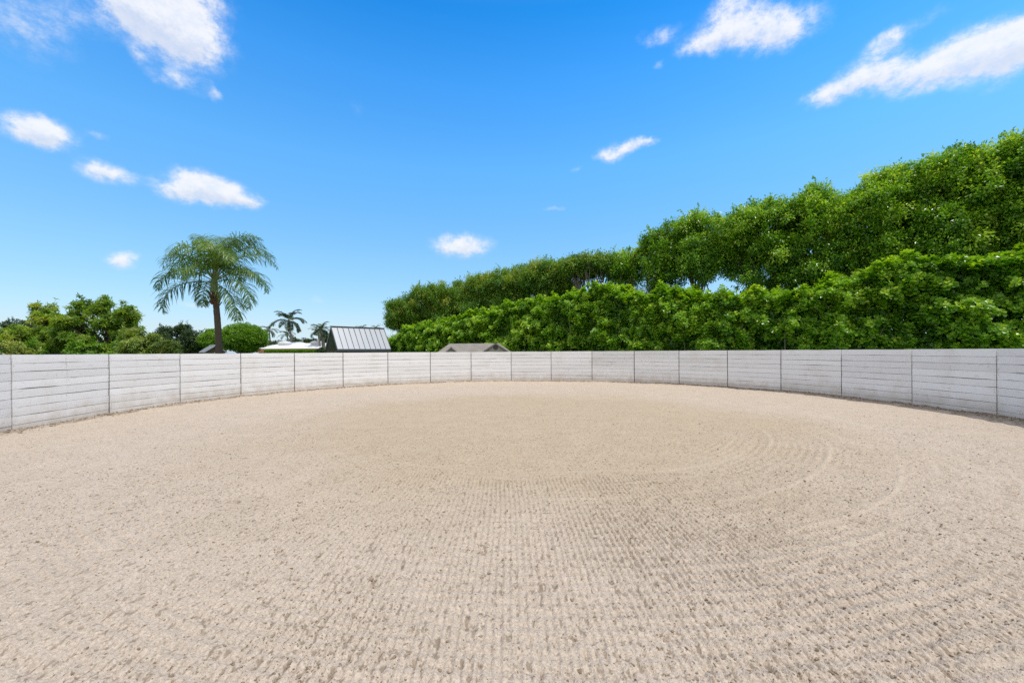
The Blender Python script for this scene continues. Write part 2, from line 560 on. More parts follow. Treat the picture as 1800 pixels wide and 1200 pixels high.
def fence_mat():
    m, t, b = new_mat('white_painted_board')
    tc = t.n.new('ShaderNodeTexCoord')
    g = t.n.new('ShaderNodeNewGeometry')
    at_ = t.n.new('ShaderNodeAttribute'); at_.attribute_name = 'tint'
    u, v, _ = t.sep(tc.outputs['UV'])
    p = g.outputs['Position']
    px, py, pz = t.sep(p)
    lv = t.comb(t.math('MULTIPLY', u, 1.0), t.math('MULTIPLY', t.math('ADD', v, t.math('MULTIPLY', at_.outputs['Fac'], 61.0)), .19), 0.0)
    grain = t.noise(t.vec('MULTIPLY', lv, (3, 60, 1)), 1.0, 4, .6)
    base = t.mix(grain, (.745, .745, .755), (.83, .84, .855))
    base = t.mix(at_.outputs['Fac'], t.vec('MULTIPLY', base, (.93, .93, .925)), t.vec('MULTIPLY', base, (1.05, 1.05, 1.05)))
    big = t.noise(p, 1.1, 4, .6)
    base = t.mix(t.math('MULTIPLY', t.step(big, .50, .72), .3), base, (.60, .57, .50))
    # worn, dirty board edges, with the shadow lines between boards painted in
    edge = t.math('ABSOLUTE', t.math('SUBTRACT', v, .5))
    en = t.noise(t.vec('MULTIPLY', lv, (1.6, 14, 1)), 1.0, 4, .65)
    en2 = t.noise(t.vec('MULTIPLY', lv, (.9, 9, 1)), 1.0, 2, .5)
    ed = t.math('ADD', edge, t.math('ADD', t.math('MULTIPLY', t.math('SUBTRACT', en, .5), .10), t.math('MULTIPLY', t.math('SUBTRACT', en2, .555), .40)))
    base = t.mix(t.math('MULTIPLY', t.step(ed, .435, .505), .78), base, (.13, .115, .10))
    # scuffs and kick marks
    sc = t.noise(t.vec('MULTIPLY', lv, (2.2, 16, 1)), 1.6, 3, .5)
    base = t.mix(t.math('MULTIPLY', t.step(sc, .66, .76), .55), base, (.22, .19, .16))
    kn = t.noise(t.vec('MULTIPLY', lv, (5, 22, 1)), 2.4, 2, .5)
    base = t.mix(t.math('MULTIPLY', t.step(kn, .70, .75), .85), base, (.10, .085, .07))
    drip = t.noise(t.vec('MULTIPLY', t.comb(u, pz, 0.0), (9, .9, 1)), 1.0, 4, .6)
    base = t.mix(t.math('MULTIPLY', t.step(drip, .60, .78), .2), base, (.40, .36, .29))
    # sand thrown on the lower boards
    lo = t.math('ADD', pz, t.math('MULTIPLY', t.math('SUBTRACT', t.noise(p, 3.0, 5, .65), .5), .9))
    base = t.mix(t.math('MULTIPLY', t.step(lo, .62, -.05), .70), base, (.52, .45, .36))
    t.l.new(base, b.inputs['Base Color'])
    b.inputs['Roughness'].default_value = .62
    b.inputs['Specular IOR Level'].default_value = .3
    bp = t.n.new('ShaderNodeBump')
    bp.inputs['Strength'].default_value = .4
    bp.inputs['Distance'].default_value = .003
    hh = t.math('ADD', grain, t.math('MULTIPLY', t.noise(t.vec('MULTIPLY', lv, (1.5, 5, 1)), 2.0, 3), 2.0))
    t.l.new(hh, bp.inputs['Height'])
    t.l.new(bp.outputs[0], b.inputs['Normal'])
    return m


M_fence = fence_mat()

# ------------------------------------------------------------------ setting: ground and riding sand
def build_ground():
    mb = MB()
    R = [0.01, 6, 14, 22, 35, 60, 120, 300, 800, 2500]
    n = 64
    a = np.linspace(0, 2 * math.pi, n, endpoint=False)
    v = [[PEN[0] + r * math.cos(k), PEN[1] + r * math.sin(k), -.09] for r in R for k in a]
    q = []
    for i in range(len(R) - 1):
        for j in range(n):
            k = (j + 1) % n
            q.append([i * n + j, i * n + k, (i + 1) * n + k, (i + 1) * n + j])
    mb.add(v, np.array(q)[:, ::-1][:, [0, 1, 2, 3]])
    o = mb.build('ground', M_grass)
    # make it face up
    o.data.flip_normals() if o.data.polygons[0].normal.z < 0 else None
    o['kind'] = 'structure'


RING = (0.5, 11.0)
RINGS = ((4.75, .010), (5.05, .013), (5.4, .010), (5.9, .008), (6.3, .011), (6.7, .008), (7.2, .010), (7.6, .007), (8.0, .014), (8.35, .009), (9.3, .008))


def sand_shape(x, y):
    """height of the riding surface and how much damp crumb and painted shade lies there"""
    r = np.hypot(x - PEN[0], y - PEN[1])
    q = np.hypot(x - RING[0], y - RING[1])
    dcam = np.hypot(x, y)
    h = .035 * (fbm(x * .35, y * .35, 3, 3) - .5)
    # harrow teeth drawn straight out towards the gate
    wob = .035 * (fbm(x * .9, y * .7, 11, 2) - .5)
    ph = (x + wob + .012 * (y - 2)) / .057
    lines = np.sin(ph * 2 * math.pi)
    qn = q + .5 * (fbm(x * .6, y * .6, 23, 2) - .5)
    zone = np.clip((qn - 5.0) / .3, 0, 1) * np.clip((12.5 - y) / 3, 0, 1)
    patch = np.clip((fbm(x * .5 + 3, y * .4, 5, 3) - .25) / .25, 0, 1)
    side = .35 + .65 * np.clip((x + 2.0) / 1.8, 0, 1)
    beads = .6 + .8 * vnoise(x / .07, y / .14, 15)
    teeth = zone * (.45 + .55 * patch) * side
    h += .0098 * lines * teeth * beads
    rr = q + .10 * (fbm(x * .5, y * .5, 31, 2) - .5)
    fine = np.sin(rr / .13 * 2 * math.pi)
    h += .0055 * fine * np.clip((fbm(x * .4, y * .4, 41, 3) - .40) / .2, 0, 1) * np.clip((qn - 3) / 1.5, 0, 1)
    arc = 0 * x
    for r0, am in RINGS:
        e = np.exp(-((rr - r0) / .042) ** 2) * np.clip((fbm(x * .7 + r0 * 3, y * .7, 43, 2) - .44) / .2, 0, 1) * (.35 + .65 * np.clip((x + 1.5) / 3, 0, 1)) * (.5 + .8 * vnoise(x / .12, y / .12, 45))
        h += am * e
        arc = np.maximum(arc, e * am / .012)
    # crumbs and hollows
    c1 = fbm(x / .055, y / .055, 51, 2)
    c2 = fbm(x / .021, y / .021, 61, 2)
    c3 = fbm(x / .16, y / .16, 71, 2)
    near = np.clip(1.5 - dcam / 14, .35, 1)
    pit = np.clip(c1 * .65 + c3 * .35 - .58, 0, 1)
    h += near * (.016 * np.clip(c1 - .55, 0, 1) - .085 * pit + .009 * (c2 - .5) + .012 * (c3 - .5))
    hoof = np.clip(fbm(x / .34, y / .34, 75, 2) - .64, 0, 1)
    h -= .05 * hoof
    # damp crumbs, plus furrow and hollow shade put into the tint
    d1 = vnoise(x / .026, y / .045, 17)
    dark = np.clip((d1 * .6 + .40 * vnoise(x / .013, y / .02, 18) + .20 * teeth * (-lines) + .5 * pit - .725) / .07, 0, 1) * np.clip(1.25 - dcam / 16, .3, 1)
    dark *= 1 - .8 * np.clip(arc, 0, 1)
    # sand thrown up against the boards
    th = np.degrees(np.arctan2(x - PEN[0], y - PEN[1]))
    berm = np.clip((r - (PEN_R - .75)) / .75, 0, 1) ** 2
    h += berm * (.03 + .12 * fbm(th * .14, th * 0 + 2.2, 81, 3) + .05 * (fbm(x * 5, y * 5, 91, 3) - .5))
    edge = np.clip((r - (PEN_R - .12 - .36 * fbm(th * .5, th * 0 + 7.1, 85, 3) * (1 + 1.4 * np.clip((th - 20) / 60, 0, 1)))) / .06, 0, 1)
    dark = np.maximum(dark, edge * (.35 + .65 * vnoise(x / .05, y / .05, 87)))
    return h, np.clip(dark, 0, 1), np.clip(arc, 0, 1)


def sand_height(x, y):
    return sand_shape(x, y)[0]


def build_sand():
    half = math.radians(60)
    th = np.concatenate([np.linspace(-math.pi, -half, 60, endpoint=False), np.linspace(-half, half, 1750), np.linspace(half, math.pi, 61)[1:-1]])
    cx, cy = PEN
    R = PEN_R - .012
    dx, dy = np.sin(th), np.cos(th)
    b = dx * cx + dy * cy
    disc = b * b - (cx * cx + cy * cy - R * R)
    rm = np.where(disc > 0, b + np.sqrt(np.maximum(disc, 0)), 0)
    rm = np.maximum(rm, 3.2)
    # inside the polygon of boards: clip to chord line as well
    rmin = .5
    nr = 760
    k = np.linspace(0, 1, nr)
    r = rmin * (rm[:, None] / rmin) ** (k[None] ** .93)
    x = r * dx[:, None]; y = r * dy[:, None]
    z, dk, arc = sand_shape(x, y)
    n = len(th)
    v = np.stack([x, y, z], -1).reshape(-1, 3)
    i = np.arange(n)[:, None]; j = np.arange(nr - 1)[None]
    i2 = (i + 1) % n
    q = np.stack(np.broadcast_arrays(i * nr + j, i * nr + j + 1, i2 * nr + j + 1, i2 * nr + j), -1).reshape(-1, 4)
    mb = MB()
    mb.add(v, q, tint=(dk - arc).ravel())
    # close the small hole under the camera
    c = np.vstack([v[np.arange(n) * nr], [[0, 0, float(sand_height(np.zeros(1), np.zeros(1))[0])]]])
    ii = np.arange(n)
    mb.add(c, None, np.stack([np.full(n, n), ii, (ii + 1) % n], -1))
    o = mb.build('riding_sand', M_sand, smooth=True)
    if o.data.polygons[1000].normal.z < 0:
        o.data.flip_normals()
    o['kind'] = 'structure'


def build_clods():
    """loose crumbs lying on the harrowed sand"""
    n = 80000
    az = np.radians(rng.uniform(-60, 60, n))
    r = 1.1 * (22 / 1.1) ** (rng.random(n) ** .8)
    x = r * np.sin(az); y = r * np.cos(az)
    ok = np.hypot(x - PEN[0], y - PEN[1]) < PEN_R - .15
    x, y, r = x[ok], y[ok], r[ok]
    dens = fbm(x * .7, y * .7, 101, 3)
    keep = rng.random(len(x)) < np.clip((dens - .25) * 2.2, .1, 1)
    x, y, r = x[keep], y[keep], r[keep]
    n = len(x)
    s = rng.lognormal(math.log(.0038), .46, n)
    s = np.clip(s, .002, .013)
    m = 5200
    th = np.radians(np.where(rng.random(m) < .5, rng.uniform(25, 105, m), rng.uniform(-106, 25, m)))
    q = PEN_R - .04 - np.abs(rng.normal(0, .13, m))
    x = np.concatenate([x, PEN[0] + q * np.sin(th)]); y = np.concatenate([y, PEN[1] + q * np.cos(th)])
    s = np.concatenate([s, np.clip(rng.lognormal(math.log(.011), .5, m), .005, .034)])
    n = len(x)
    t = (1 + 5 ** .5) / 2
    ico = np.array([[-1, t, 0], [1, t, 0], [-1, -t, 0], [1, -t, 0], [0, -1, t], [0, 1, t], [0, -1, -t], [0, 1, -t], [t, 0, -1], [t, 0, 1], [-t, 0, -1], [-t, 0, 1]]) / 1.9
    fc = np.array([[0, 11, 5], [0, 5, 1], [0, 1, 7], [0, 7, 10], [0, 10, 11], [1, 5, 9], [5, 11, 4], [11, 10, 2], [10, 7, 6], [7, 1, 8], [3, 9, 4], [3, 4, 2], [3, 2, 6], [3, 6, 8], [3, 8, 9], [4, 9, 5], [2, 4, 11], [6, 2, 10], [8, 6, 7], [9, 8, 1]])
    v = ico[None] * (1 + .38 * rng.normal(size=(n, 12, 1)))
    a = rng.uniform(0, 6.28, n)
    st = np.stack([rng.uniform(.8, 1.7, n), rng.uniform(.6, 1.1, n), rng.uniform(.45, .8, n)], -1)
    v = v * st[:, None]
    ca, sa = np.cos(a)[:, None], np.sin(a)[:, None]
    v = np.stack([v[..., 0] * ca - v[..., 1] * sa, v[..., 0] * sa + v[..., 1] * ca, v[..., 2]], -1) * s[:, None, None]
    z = sand_height(x, y) + s * .25
    v += np.stack([x, y, z], -1)[:, None]
    f = (np.arange(n)[:, None, None] * 12 + fc[None]).reshape(-1, 3)
    mb = MB(); mb.add(v.reshape(-1, 3), None, f)
    o = mb.build('sand_clods', M_clod)
    tag(o, 'small dark crumbs of loose sand scattered over the harrowed riding pen', 'sand crumbs', kind='stuff')


# ------------------------------------------------------------------ round pen fence
def build_fence():
    root = thing('round_pen_fence', 'white painted board fence curving round the sand riding pen', 'fence', (PEN[0], PEN[1] + PEN_R, 0))
    dth = 2 * math.asin(1.22 / PEN_R)
    angs = [math.radians(-91.642) + dth * i for i in range(0, 20)]
    angs = [angs[0] - math.radians(12.66) - dth, angs[0] - math.radians(12.66)] + angs
    pt = [np.array([PEN[0] + PEN_R * math.sin(a), PEN[1] + PEN_R * math.cos(a)]) for a in angs]
    special = {1: 'panel with dirty chipped lower boards and wide dark gaps', 12: 'panel streaked by raking sunlight at its right end', 13: 'shaded panel with pale slanting light streaks'}
    for i in range(len(pt) - 1):
        a, b = pt[i], pt[i + 1]
        d = b - a; L = np.linalg.norm(d); d /= L
        out = np.array([d[1], -d[0]])
        mid = (a + b) / 2 - np.array(PEN)
        if out @ mid < 0: out = -out
        gap = .014 + .009 * rng.random()
        nb = 9
        tops = np.linspace(-.03, EYE, nb + 1)
        tops[1:-1] += rng.normal(0, .006, nb - 1)
        mb = MB()
        ns = 18
        u = np.linspace(gap, L - gap, ns)
        lean = rng.normal(0, .004)
        for k in range(nb):
            g0 = abs(rng.normal(.0004, .0016)); g1 = abs(rng.normal(.0004, .0016))
            wv = np.cumsum(rng.normal(0, .0009, ns)); wv -= np.linspace(wv[0], wv[-1], ns) * .8
            z0 = tops[k] + g0 + np.abs(wv) + .0006
            wv2 = np.cumsum(rng.normal(0, .0009, ns)); wv2 -= np.linspace(wv2[0], wv2[-1], ns) * .8
            z1 = tops[k + 1] - g1 - np.abs(wv2)
            if k == nb - 1: z1 = np.full(ns, EYE) + wv2 * .5
            t0 = .022 + rng.normal(0, .0022) + np.cumsum(rng.normal(0, .0006, ns)) + lean * np.linspace(-1, 1, ns)
            ch = .0035
            prof = [(0 * u, z0), (t0 - ch, z0), (t0, z0 + ch), (t0 + .0015, (z0 + z1) / 2), (t0, z1 - ch), (t0 - ch, z1), (0 * u, z1)]
            vv = [0, 0.01, .04, .5, .96, .99, 1]
            V = []; UV = []
            for (dep, zz), v_ in zip(prof, vv):
                P = a[None] + d[None] * u[:, None] - out[None] * dep[:, None]
                V.append(np.column_stack([P, zz]))
                UV.append(np.column_stack([u + i * 3.1, np.full(ns, v_)]))
            V = np.array(V); m = len(prof)
            ii = np.arange(m)[:, None]; jj = np.arange(ns - 1)[None]
            i2 = (ii + 1) % m
            q = np.stack(np.broadcast_arrays(ii * ns + jj, ii * ns + jj + 1, i2 * ns + jj + 1, i2 * ns + jj), -1).reshape(-1, 4)
            tint = rng.random()
            mb.add(V.reshape(-1, 3), q, tint=tint, uv=np.array(UV).reshape(-1, 2))
            for e in (0, ns - 1):
                mb.add(V[:, e], [[0, 1, 5, 6]], [[1, 2, 3], [1, 3, 4], [1, 4, 5]], tint=tint, uv=np.array(UV)[:, e])
        # nail heads, plus extra nubs on three panels added to cast raking streaks
        for _ in range(150 if i in (11, 12, 13) else 54):
            k = rng.integers(nb)
            uu = rng.uniform(.04, L - .04) if i in (11, 12, 13) else rng.choice([.05, L / 2, L - .05]) + rng.normal(0, .01)
            sz = rng.uniform(.006, .013) if i in (11, 12, 13) else .006
            c = a + d * uu - out * .024
            mb.box((c[0], c[1], rng.uniform(tops[k] + .03, tops[k + 1] - .02)), (sz, .012 if i not in (12, 13) else rng.uniform(.012, .034), sz * 1.2), math.atan2(d[1], d[0]))
        # dark sheet added behind the boards so the gaps look shaded
        c = (a + b) / 2 + out * .004
        mb.box((c[0] + out[0] * .004, c[1] + out[1] * .004, EYE / 2 - .03), (L - .07, .007, EYE - .08), math.atan2(d[1], d[0]), mi=1)
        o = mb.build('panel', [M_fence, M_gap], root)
        if i in special: o['label'] = special[i]
    for i, p in enumerate(pt):
        o_ = (p - np.array(PEN)) / PEN_R
        mb = MB()
        c = p + o_ * .075
        mb.box((c[0], c[1], EYE / 2 - .035), (.11, .10, EYE - .07), math.atan2(o_[1], o_[0]) + math.pi / 2)
        mb.build('post', M_post, root)


build_ground()
build_sand()
build_clods()
build_fence()

# ------------------------------------------------------------------ buildings, van and fences beyond the pen
def part(mb, name, mat, parent, smooth=False):
    return mb.build(name, mat, parent, smooth)


def build_pavilion():
    A = np.array([-12.67, 29.9]); d = np.array([1, 1]) / 2 ** .5; w = np.array([-1, 1]) / 2 ** .5
    L, W = 4.25, 2.16
    ze, zr = 2.20, up(582, 574, 30.7)
    root = thing('pavilion', 'small steep grey metal roofed pavilion with open gable left of the tall hedge', 'pavilion', (A[0], A[1], 0))
    P = lambda s, t, z: np.array([A[0] + d[0] * s + w[0] * t, A[1] + d[1] * s + w[1] * t, z])
    roof = MB()
    roof.slab([P(0, -.06, ze - .10), P(L, -.06, ze - .10), P(L, W / 2, zr), P(0, W / 2, zr)], .05)
    roof.slab([P(L, W + .06, ze - .10), P(0, W + .06, ze - .10), P(0, W / 2 + .001, zr), P(L, W / 2 + .001, zr)], .05)
    ro = part(roof, 'roof', M_metal, root)
    seam = MB()
    for i in range(11):
        s = .015 + (L - .03) * i / 10
        seam.beam(P(s, -.065, ze - .075), P(s, W / 2 - .02, zr + .025), .022, .04, mi=0)
        seam.beam(P(s, W + .065, ze - .075), P(s, W / 2 + .02, zr + .025), .022, .04, mi=0)
    part(seam, 'standing_seam', M_darkmetal, ro)
    rc = MB(); rc.beam(P(-.05, W / 2, zr + .03), P(L + .05, W / 2, zr + .03), .16, .05)
    part(rc, 'ridge_cap', M_darkmetal, ro)
    fa = MB(); fa.beam(P(0, -.05, ze - .20), P(L, -.05, ze - .20), .04, .12)
    fa.beam(P(0, W + .05, ze - .20), P(L, W + .05, ze - .20), .04, .12)
    part(fa, 'fascia', M_darkmetal, ro)
    for s in (.12, L - .12):
        for t_ in (.12, W - .12):
            mb = MB(); c = P(s, t_, (ze - .3) / 2); mb.box(c, (.12, .12, ze - .3), math.pi / 4)
            part(mb, 'post', M_wooddark, root)
    fr = MB()
    fr.beam(P(.1, .1, ze - .27), P(.1, W - .1, ze - .27), .08, .14)
    for sg in (.03,):
        fr.beam(P(sg, .02, ze - .13), P(sg, W / 2, zr - .10), .04, .12)
        fr.beam(P(sg, W - .02, ze - .13), P(sg, W / 2, zr - .10), .04, .12)
    part(fr, 'gable_frame', M_wooddark, root)
    gb = MB()
    g0 = P(L - .3, .25, ze - .2); g1 = P(L - .3, W - .25, ze - .2); g2 = P(L - .3, W / 2, zr - .2)
    n_ = np.array([d[0], d[1], 0]) * .03
    gb.add([g0, g1, g2, g0 + n_, g1 + n_, g2 + n_], [[0, 3, 4, 1], [1, 4, 5, 2], [2, 5, 3, 0]], [[0, 1, 2], [3, 5, 4]])
    part(gb, 'gable_board', M_wooddark, root)
    # lattice screen under the eave
    la = MB()
    zt, zb = ze - .19, .9
    h = zt - zb
    n = 44
    for k in range(n):
        s0 = .2 + (L - .4) * k / n
        for sg in (1, -1):
            s1 = s0 + sg * h
            a0 = P(s0, .06, zb); a1 = P(min(max(s1, .2), L - .2), .06, zb + min(h, (L - .2 - s0) if sg > 0 else (s0 - .2)))
            if np.linalg.norm(a1 - a0) > .05:
                la.beam(a0, a1, .022, .012, upv=(w[0], w[1], 0))
    la.beam(P(.12, .06, zb), P(L - .12, .06, zb), .05, .05)
    part(la, 'lattice', M_darkmetal, root)
    wl = MB(); c = P(L / 2, .5, .98); wl.box(c, (L - .5, .06, 1.96), math.pi / 4)
    part(wl, 'lower_wall', M_wooddark, root)


def build_shed():
    z0 = 26.9
    root = thing('garden_shed', 'low grey shingled shed with two small gables in front of the hedge', 'shed', (at(832, z0), z0 + 1, 0))
    X = lambda px: at(px, z0)
    ridge_z = up(830, 603.5, z0 + .9)
    eave_z = 1.66
    wl = MB()
    xl, xr = X(776), X(893)
    wl.box(((xl + xr) / 2, z0 + .95, .8), (xr - xl - .3, 1.5, 1.6))
    walls = part(wl, 'wall', M_shedwall, root)
    r = MB()
    ya, yb, ym = z0 - .05, z0 + 1.95, z0 + .95
    rl, rr_ = X(787) - .02, X(872) + .15
    L_, R_ = X(763), X(905)
    def rq(p, uvs):
        r.slab(p, .06)
    def uvslab(p):
        p = np.array(p, float)
        n = np.cross(p[1] - p[0], p[3] - p[0]); n /= np.linalg.norm(n)
        a = unit((p[1] - p[0])[None])[0]; b = np.cross(n, a)
        v = np.vstack([p, p - n * .05])
        uv = np.column_stack([v @ a, v @ b])
        r.add(v, [[0, 1, 2, 3], [7, 6, 5, 4], [0, 4, 5, 1], [1, 5, 6, 2], [2, 6, 7, 3], [3, 7, 4, 0]], uv=uv)
    uvslab([(L_, ya, eave_z), (R_, ya, eave_z), (rr_, ym, ridge_z), (rl, ym, ridge_z)])
    uvslab([(R_, yb, eave_z), (L_, yb, eave_z), (rl, ym + .002, ridge_z), (rr_, ym + .002, ridge_z)])
    uvslab([(L_ - .01, yb, eave_z), (L_ - .01, ya, eave_z), (rl - .01, ym, ridge_z), (rl - .01, ym + .004, ridge_z)])
    uvslab([(R_ + .01, ya, eave_z), (R_ + .01, yb, eave_z), (rr_ + .01, ym + .004, ridge_z), (rr_ + .01, ym, ridge_z)])
    def gable(px, half, peak_z, yf, yback, name, drop):
        x = X(px)
        uvslab([(x, yf, peak_z), (x, yback, peak_z), (x - half, yback, peak_z - drop), (x - half, yf, peak_z - drop)])
        uvslab([(x + .001, yback, peak_z), (x + .001, yf, peak_z), (x + half, yf, peak_z - drop), (x + half, yback, peak_z - drop)])
        g = MB()
        dz = .07
        f = [(x - half + .06, yf + .10, peak_z - drop - .02), (x + half - .06, yf + .10, peak_z - drop - .02), (x, yf + .10, peak_z - dz)]
        bk = [(a, b + .04, c) for a, b, c in f]
        g.add(f + bk, [[0, 3, 4, 1], [1, 4, 5, 2], [2, 5, 3, 0]], [[0, 1, 2], [3, 5, 4]])
        go = part(g, 'gable', M_shedwall, root)
        tr = MB()
        for sg in (-1, 1):
            tr.beam((x + sg * half, yf + .02, peak_z - drop - .075), (x, yf + .02 + .001 * sg, peak_z - .075), .025, .07)
        part(tr, 'gable_trim', M_trim, root)
        return x, yf
    x, yf = gable(871.5, .98, ridge_z + .02, z0 - .22, ym, 'gable', .66)
    v = MB()
    a = np.linspace(0, 2 * math.pi, 25)[:-1]
    zc = up(871, 610.3, z0)
    for rr0, yy, nm in ((.155, .075, 0),):
        ring = [(x + rr0 * math.cos(k), yf + yy, zc + rr0 * math.sin(k)) for k in a]
        ring2 = [(p[0], yf + .11, p[2]) for p in ring]
        n = len(a)
        v.add(ring + ring2 + [(x, yf + yy, zc)], [[i, (i + 1) % n, n + (i + 1) % n, n + i] for i in range(n)], [[2 * n, (i + 1) % n, i] for i in range(n)])
    vo = part(v, 'round_vent', M_vent, root)
    sl = MB()
    for k in range(-3, 4):
        hw = math.sqrt(max(.0, .14 ** 2 - (k * .042) ** 2))
        sl.box((x, yf + .068, zc + k * .042), (2 * hw, .02, .012))
    part(sl, 'vent_louvre', M_trim, vo)
    gable(793.5, .42, up(793, 609.5, z0), z0 - .12, z0 + .75, 'gable', .36)
    part(r, 'roof', M_shingle, root)


def build_white_house():
    Z = 58.0
    root = thing('white_roofed_house', 'long low house with white roof and two skylight domes beyond the green hedge', 'house', (at(512, Z), Z + 4, 0))
    xl, xr = at(449, Z), at(606, Z)
    ez = up(512, 612.3, Z); rz = up(512, 603.2, Z + 5)
    w = MB(); w.box(((xl + xr) / 2, Z + 5, ez / 2 - .1), (xr - xl - .5, 9.4, ez - .2))
    part(w, 'wall', M_stucco, root)
    f = MB()
    f.box(((xl + xr) / 2, Z + .02, ez - .28), (xr - xl - .1, .10, .5)); f.box((xl + .06, Z + 5, ez - .28), (.10, 9.8, .5))
    part(f, 'fascia', M_stucco, root)
    r = MB()
    inl = 1.3
    r.slab([(xl, Z, ez), (xr, Z, ez), (xr - inl, Z + 5, rz), (xl + inl + .6, Z + 5, rz)], .06)
    r.slab([(xr, Z + 10, ez), (xl, Z + 10, ez), (xl + inl + .6, Z + 5.01, rz), (xr - inl, Z + 5.01, rz)], .06)
    r.slab([(xl - .01, Z + 10, ez), (xl - .01, Z, ez), (xl + inl + .59, Z + 4.99, rz), (xl + inl + .59, Z + 5.01, rz)], .06)
    r.slab([(xr + .01, Z, ez), (xr + .01, Z + 10, ez), (xr - inl + .01, Z + 5.01, rz), (xr - inl + .01, Z + 4.99, rz)], .06)
    ro = part(r, 'roof', M_whiteroof, root)
    # rear wing with its own white roof
    w2 = MB()
    a, b = at(478, 66), at(528, 66)
    z2 = up(500, 600.5, 68)
    w2.slab([(a, 64.5, z2 - .75), (b, 64.5, z2 - .75), (b - 1.6, 69, z2), (a + 1.6, 69, z2)], .06)
    w2.slab([(b, 73.5, z2 - .75), (a, 73.5, z2 - .75), (a + 1.6, 69.01, z2), (b - 1.6, 69.01, z2)], .06)
    w2.slab([(a - .01, 73.5, z2 - .75), (a - .01, 64.5, z2 - .75), (a + 1.59, 68.99, z2), (a + 1.59, 69.01, z2)], .06)
    w2.slab([(b + .01, 64.5, z2 - .75), (b + .01, 73.5, z2 - .75), (b - 1.59, 69.01, z2), (b - 1.59, 68.99, z2)], .06)
    w2o = part(w2, 'wing_roof', M_whiteroof, root)
    ww = MB(); ww.box(((a + b) / 2, 69, (z2 - .8) / 2), (b - a - .6, 8.2, z2 - .8)); part(ww, 'wing_wall', M_stucco, root)
    for px, wd, py in ((501, 20, 599.6), (557, 20, 599.2)):
        m = MB()
        x = at(px, 61.5); wd_ = wd * 61.5 / F_PX
        zt = up(px, py, 61.5)
        zb = up(px, 605.5, 61.5) - .35
        prof = [(zb, .82), (zt - .42, .88), (zt - .36, 1.0), (zt - .22, .98), (zt - .06, .7), (zt, .35)]
        n = 20
        aa = np.linspace(0, 2 * math.pi, n, endpoint=False)
        ov = lambda t_: np.column_stack([np.sign(np.cos(t_)) * np.abs(np.cos(t_)) ** .6, np.sign(np.sin(t_)) * np.abs(np.sin(t_)) ** .6])
        pts = np.vstack([np.column_stack([x + ov(aa)[:, 0] * wd_ / 2 * s_, 61.5 + ov(aa)[:, 1] * .8 * s_, np.full(n, z_)]) for z_, s_ in prof] + [[[x, 61.5, zt + .01]]])
        q = [[i * n + j, i * n + (j + 1) % n, (i + 1) * n + (j + 1) % n, (i + 1) * n + j] for i in range(len(prof) - 1) for j in range(n)]
        top = (len(prof) - 1) * n
        t = [[len(pts) - 1, top + j, top + (j + 1) % n] for j in range(n)]
        m.add(pts, q, t)
        part(m, 'skylight', M_dome, ro)


def build_hut():
    root = thing('small_hut', 'small hut with pale metal roof and dark gable half behind the nearest palm trunk', 'hut', (-22.3, 31.2, 0))
    N = np.array([-21.5, 30.0]); d = np.array([-1, 1]) / 2 ** .5; w = np.array([-1, -1]) / 2 ** .5
    L, hw = 2.0, .72
    zr, ze = EYE + .60, EYE + .10
    P = lambda s_, t_, z: np.array([N[0] + d[0] * s_ + w[0] * t_, N[1] + d[1] * s_ + w[1] * t_, z])
    m = MB()
    m.slab([P(L, hw, ze), P(0, hw, ze), P(0, 0, zr), P(L, 0, zr)], .05)
    m.slab([P(0, -hw, ze), P(L, -hw, ze), P(L, -.001, zr), P(0, -.001, zr)], .05)
    ro = part(m, 'roof', M_metal, root)
    rc = MB(); rc.beam(P(-.03, 0, zr + .02), P(L + .03, 0, zr + .02), .14, .04); part(rc, 'ridge_cap', M_whiteroof, ro)
    se = MB()
    for k in range(9):
        s_ = .03 + (L - .06) * k / 8
        se.beam(P(s_, hw, ze + .015), P(s_, .03, zr + .015), .025, .03)
    part(se, 'standing_seam', M_metal, ro)
    g = MB()
    f = [P(.16, hw - .12, ze - .02), P(.16, -hw + .12, ze - .02), P(.16, 0, zr - .09)]
    b = [P(.22, hw - .12, ze - .02), P(.22, -hw + .12, ze - .02), P(.22, 0, zr - .09)]
    g.add(f + b, [[0, 3, 4, 1], [1, 4, 5, 2], [2, 5, 3, 0]], [[0, 1, 2], [3, 5, 4]])
    part(g, 'gable', M_wooddark, root)
    wl = MB(); c = P(L / 2, 0, (ze - .06) / 2); wl.box(c, (L - .3, 2 * hw - .24, ze - .06), math.atan2(d[1], d[0]))
    part(wl, 'wall', M_wooddark, root)


# ------------------------------------------------------------------ vegetation
def row_pt(px, D):
    """point on the hedge line that lies D metres along the line's normal, seen at photo column px"""
    z = D / (.53 * (px - CX) / F_PX + .85)
    return at(px, z), z


def limb(mb, a, b, r0, r1, bend=.15, n=7, seg=6):
    a = np.array(a, float); b = np.array(b, float)
    t = np.linspace(0, 1, n)[:, None]
    L = np.linalg.norm(b - a)
    off = rng.normal(size=3) * L * bend
    p = a + (b - a) * t + off * (t * (1 - t)) * 1.6 + np.array([0, 0, L * .10]) * (t * (1 - t))
    p[1:-1] += rng.normal(size=(n - 2, 3)) * L * .012
    mb.tube(p, np.linspace(r0, r1, n), seg, wob=.05)
    return p


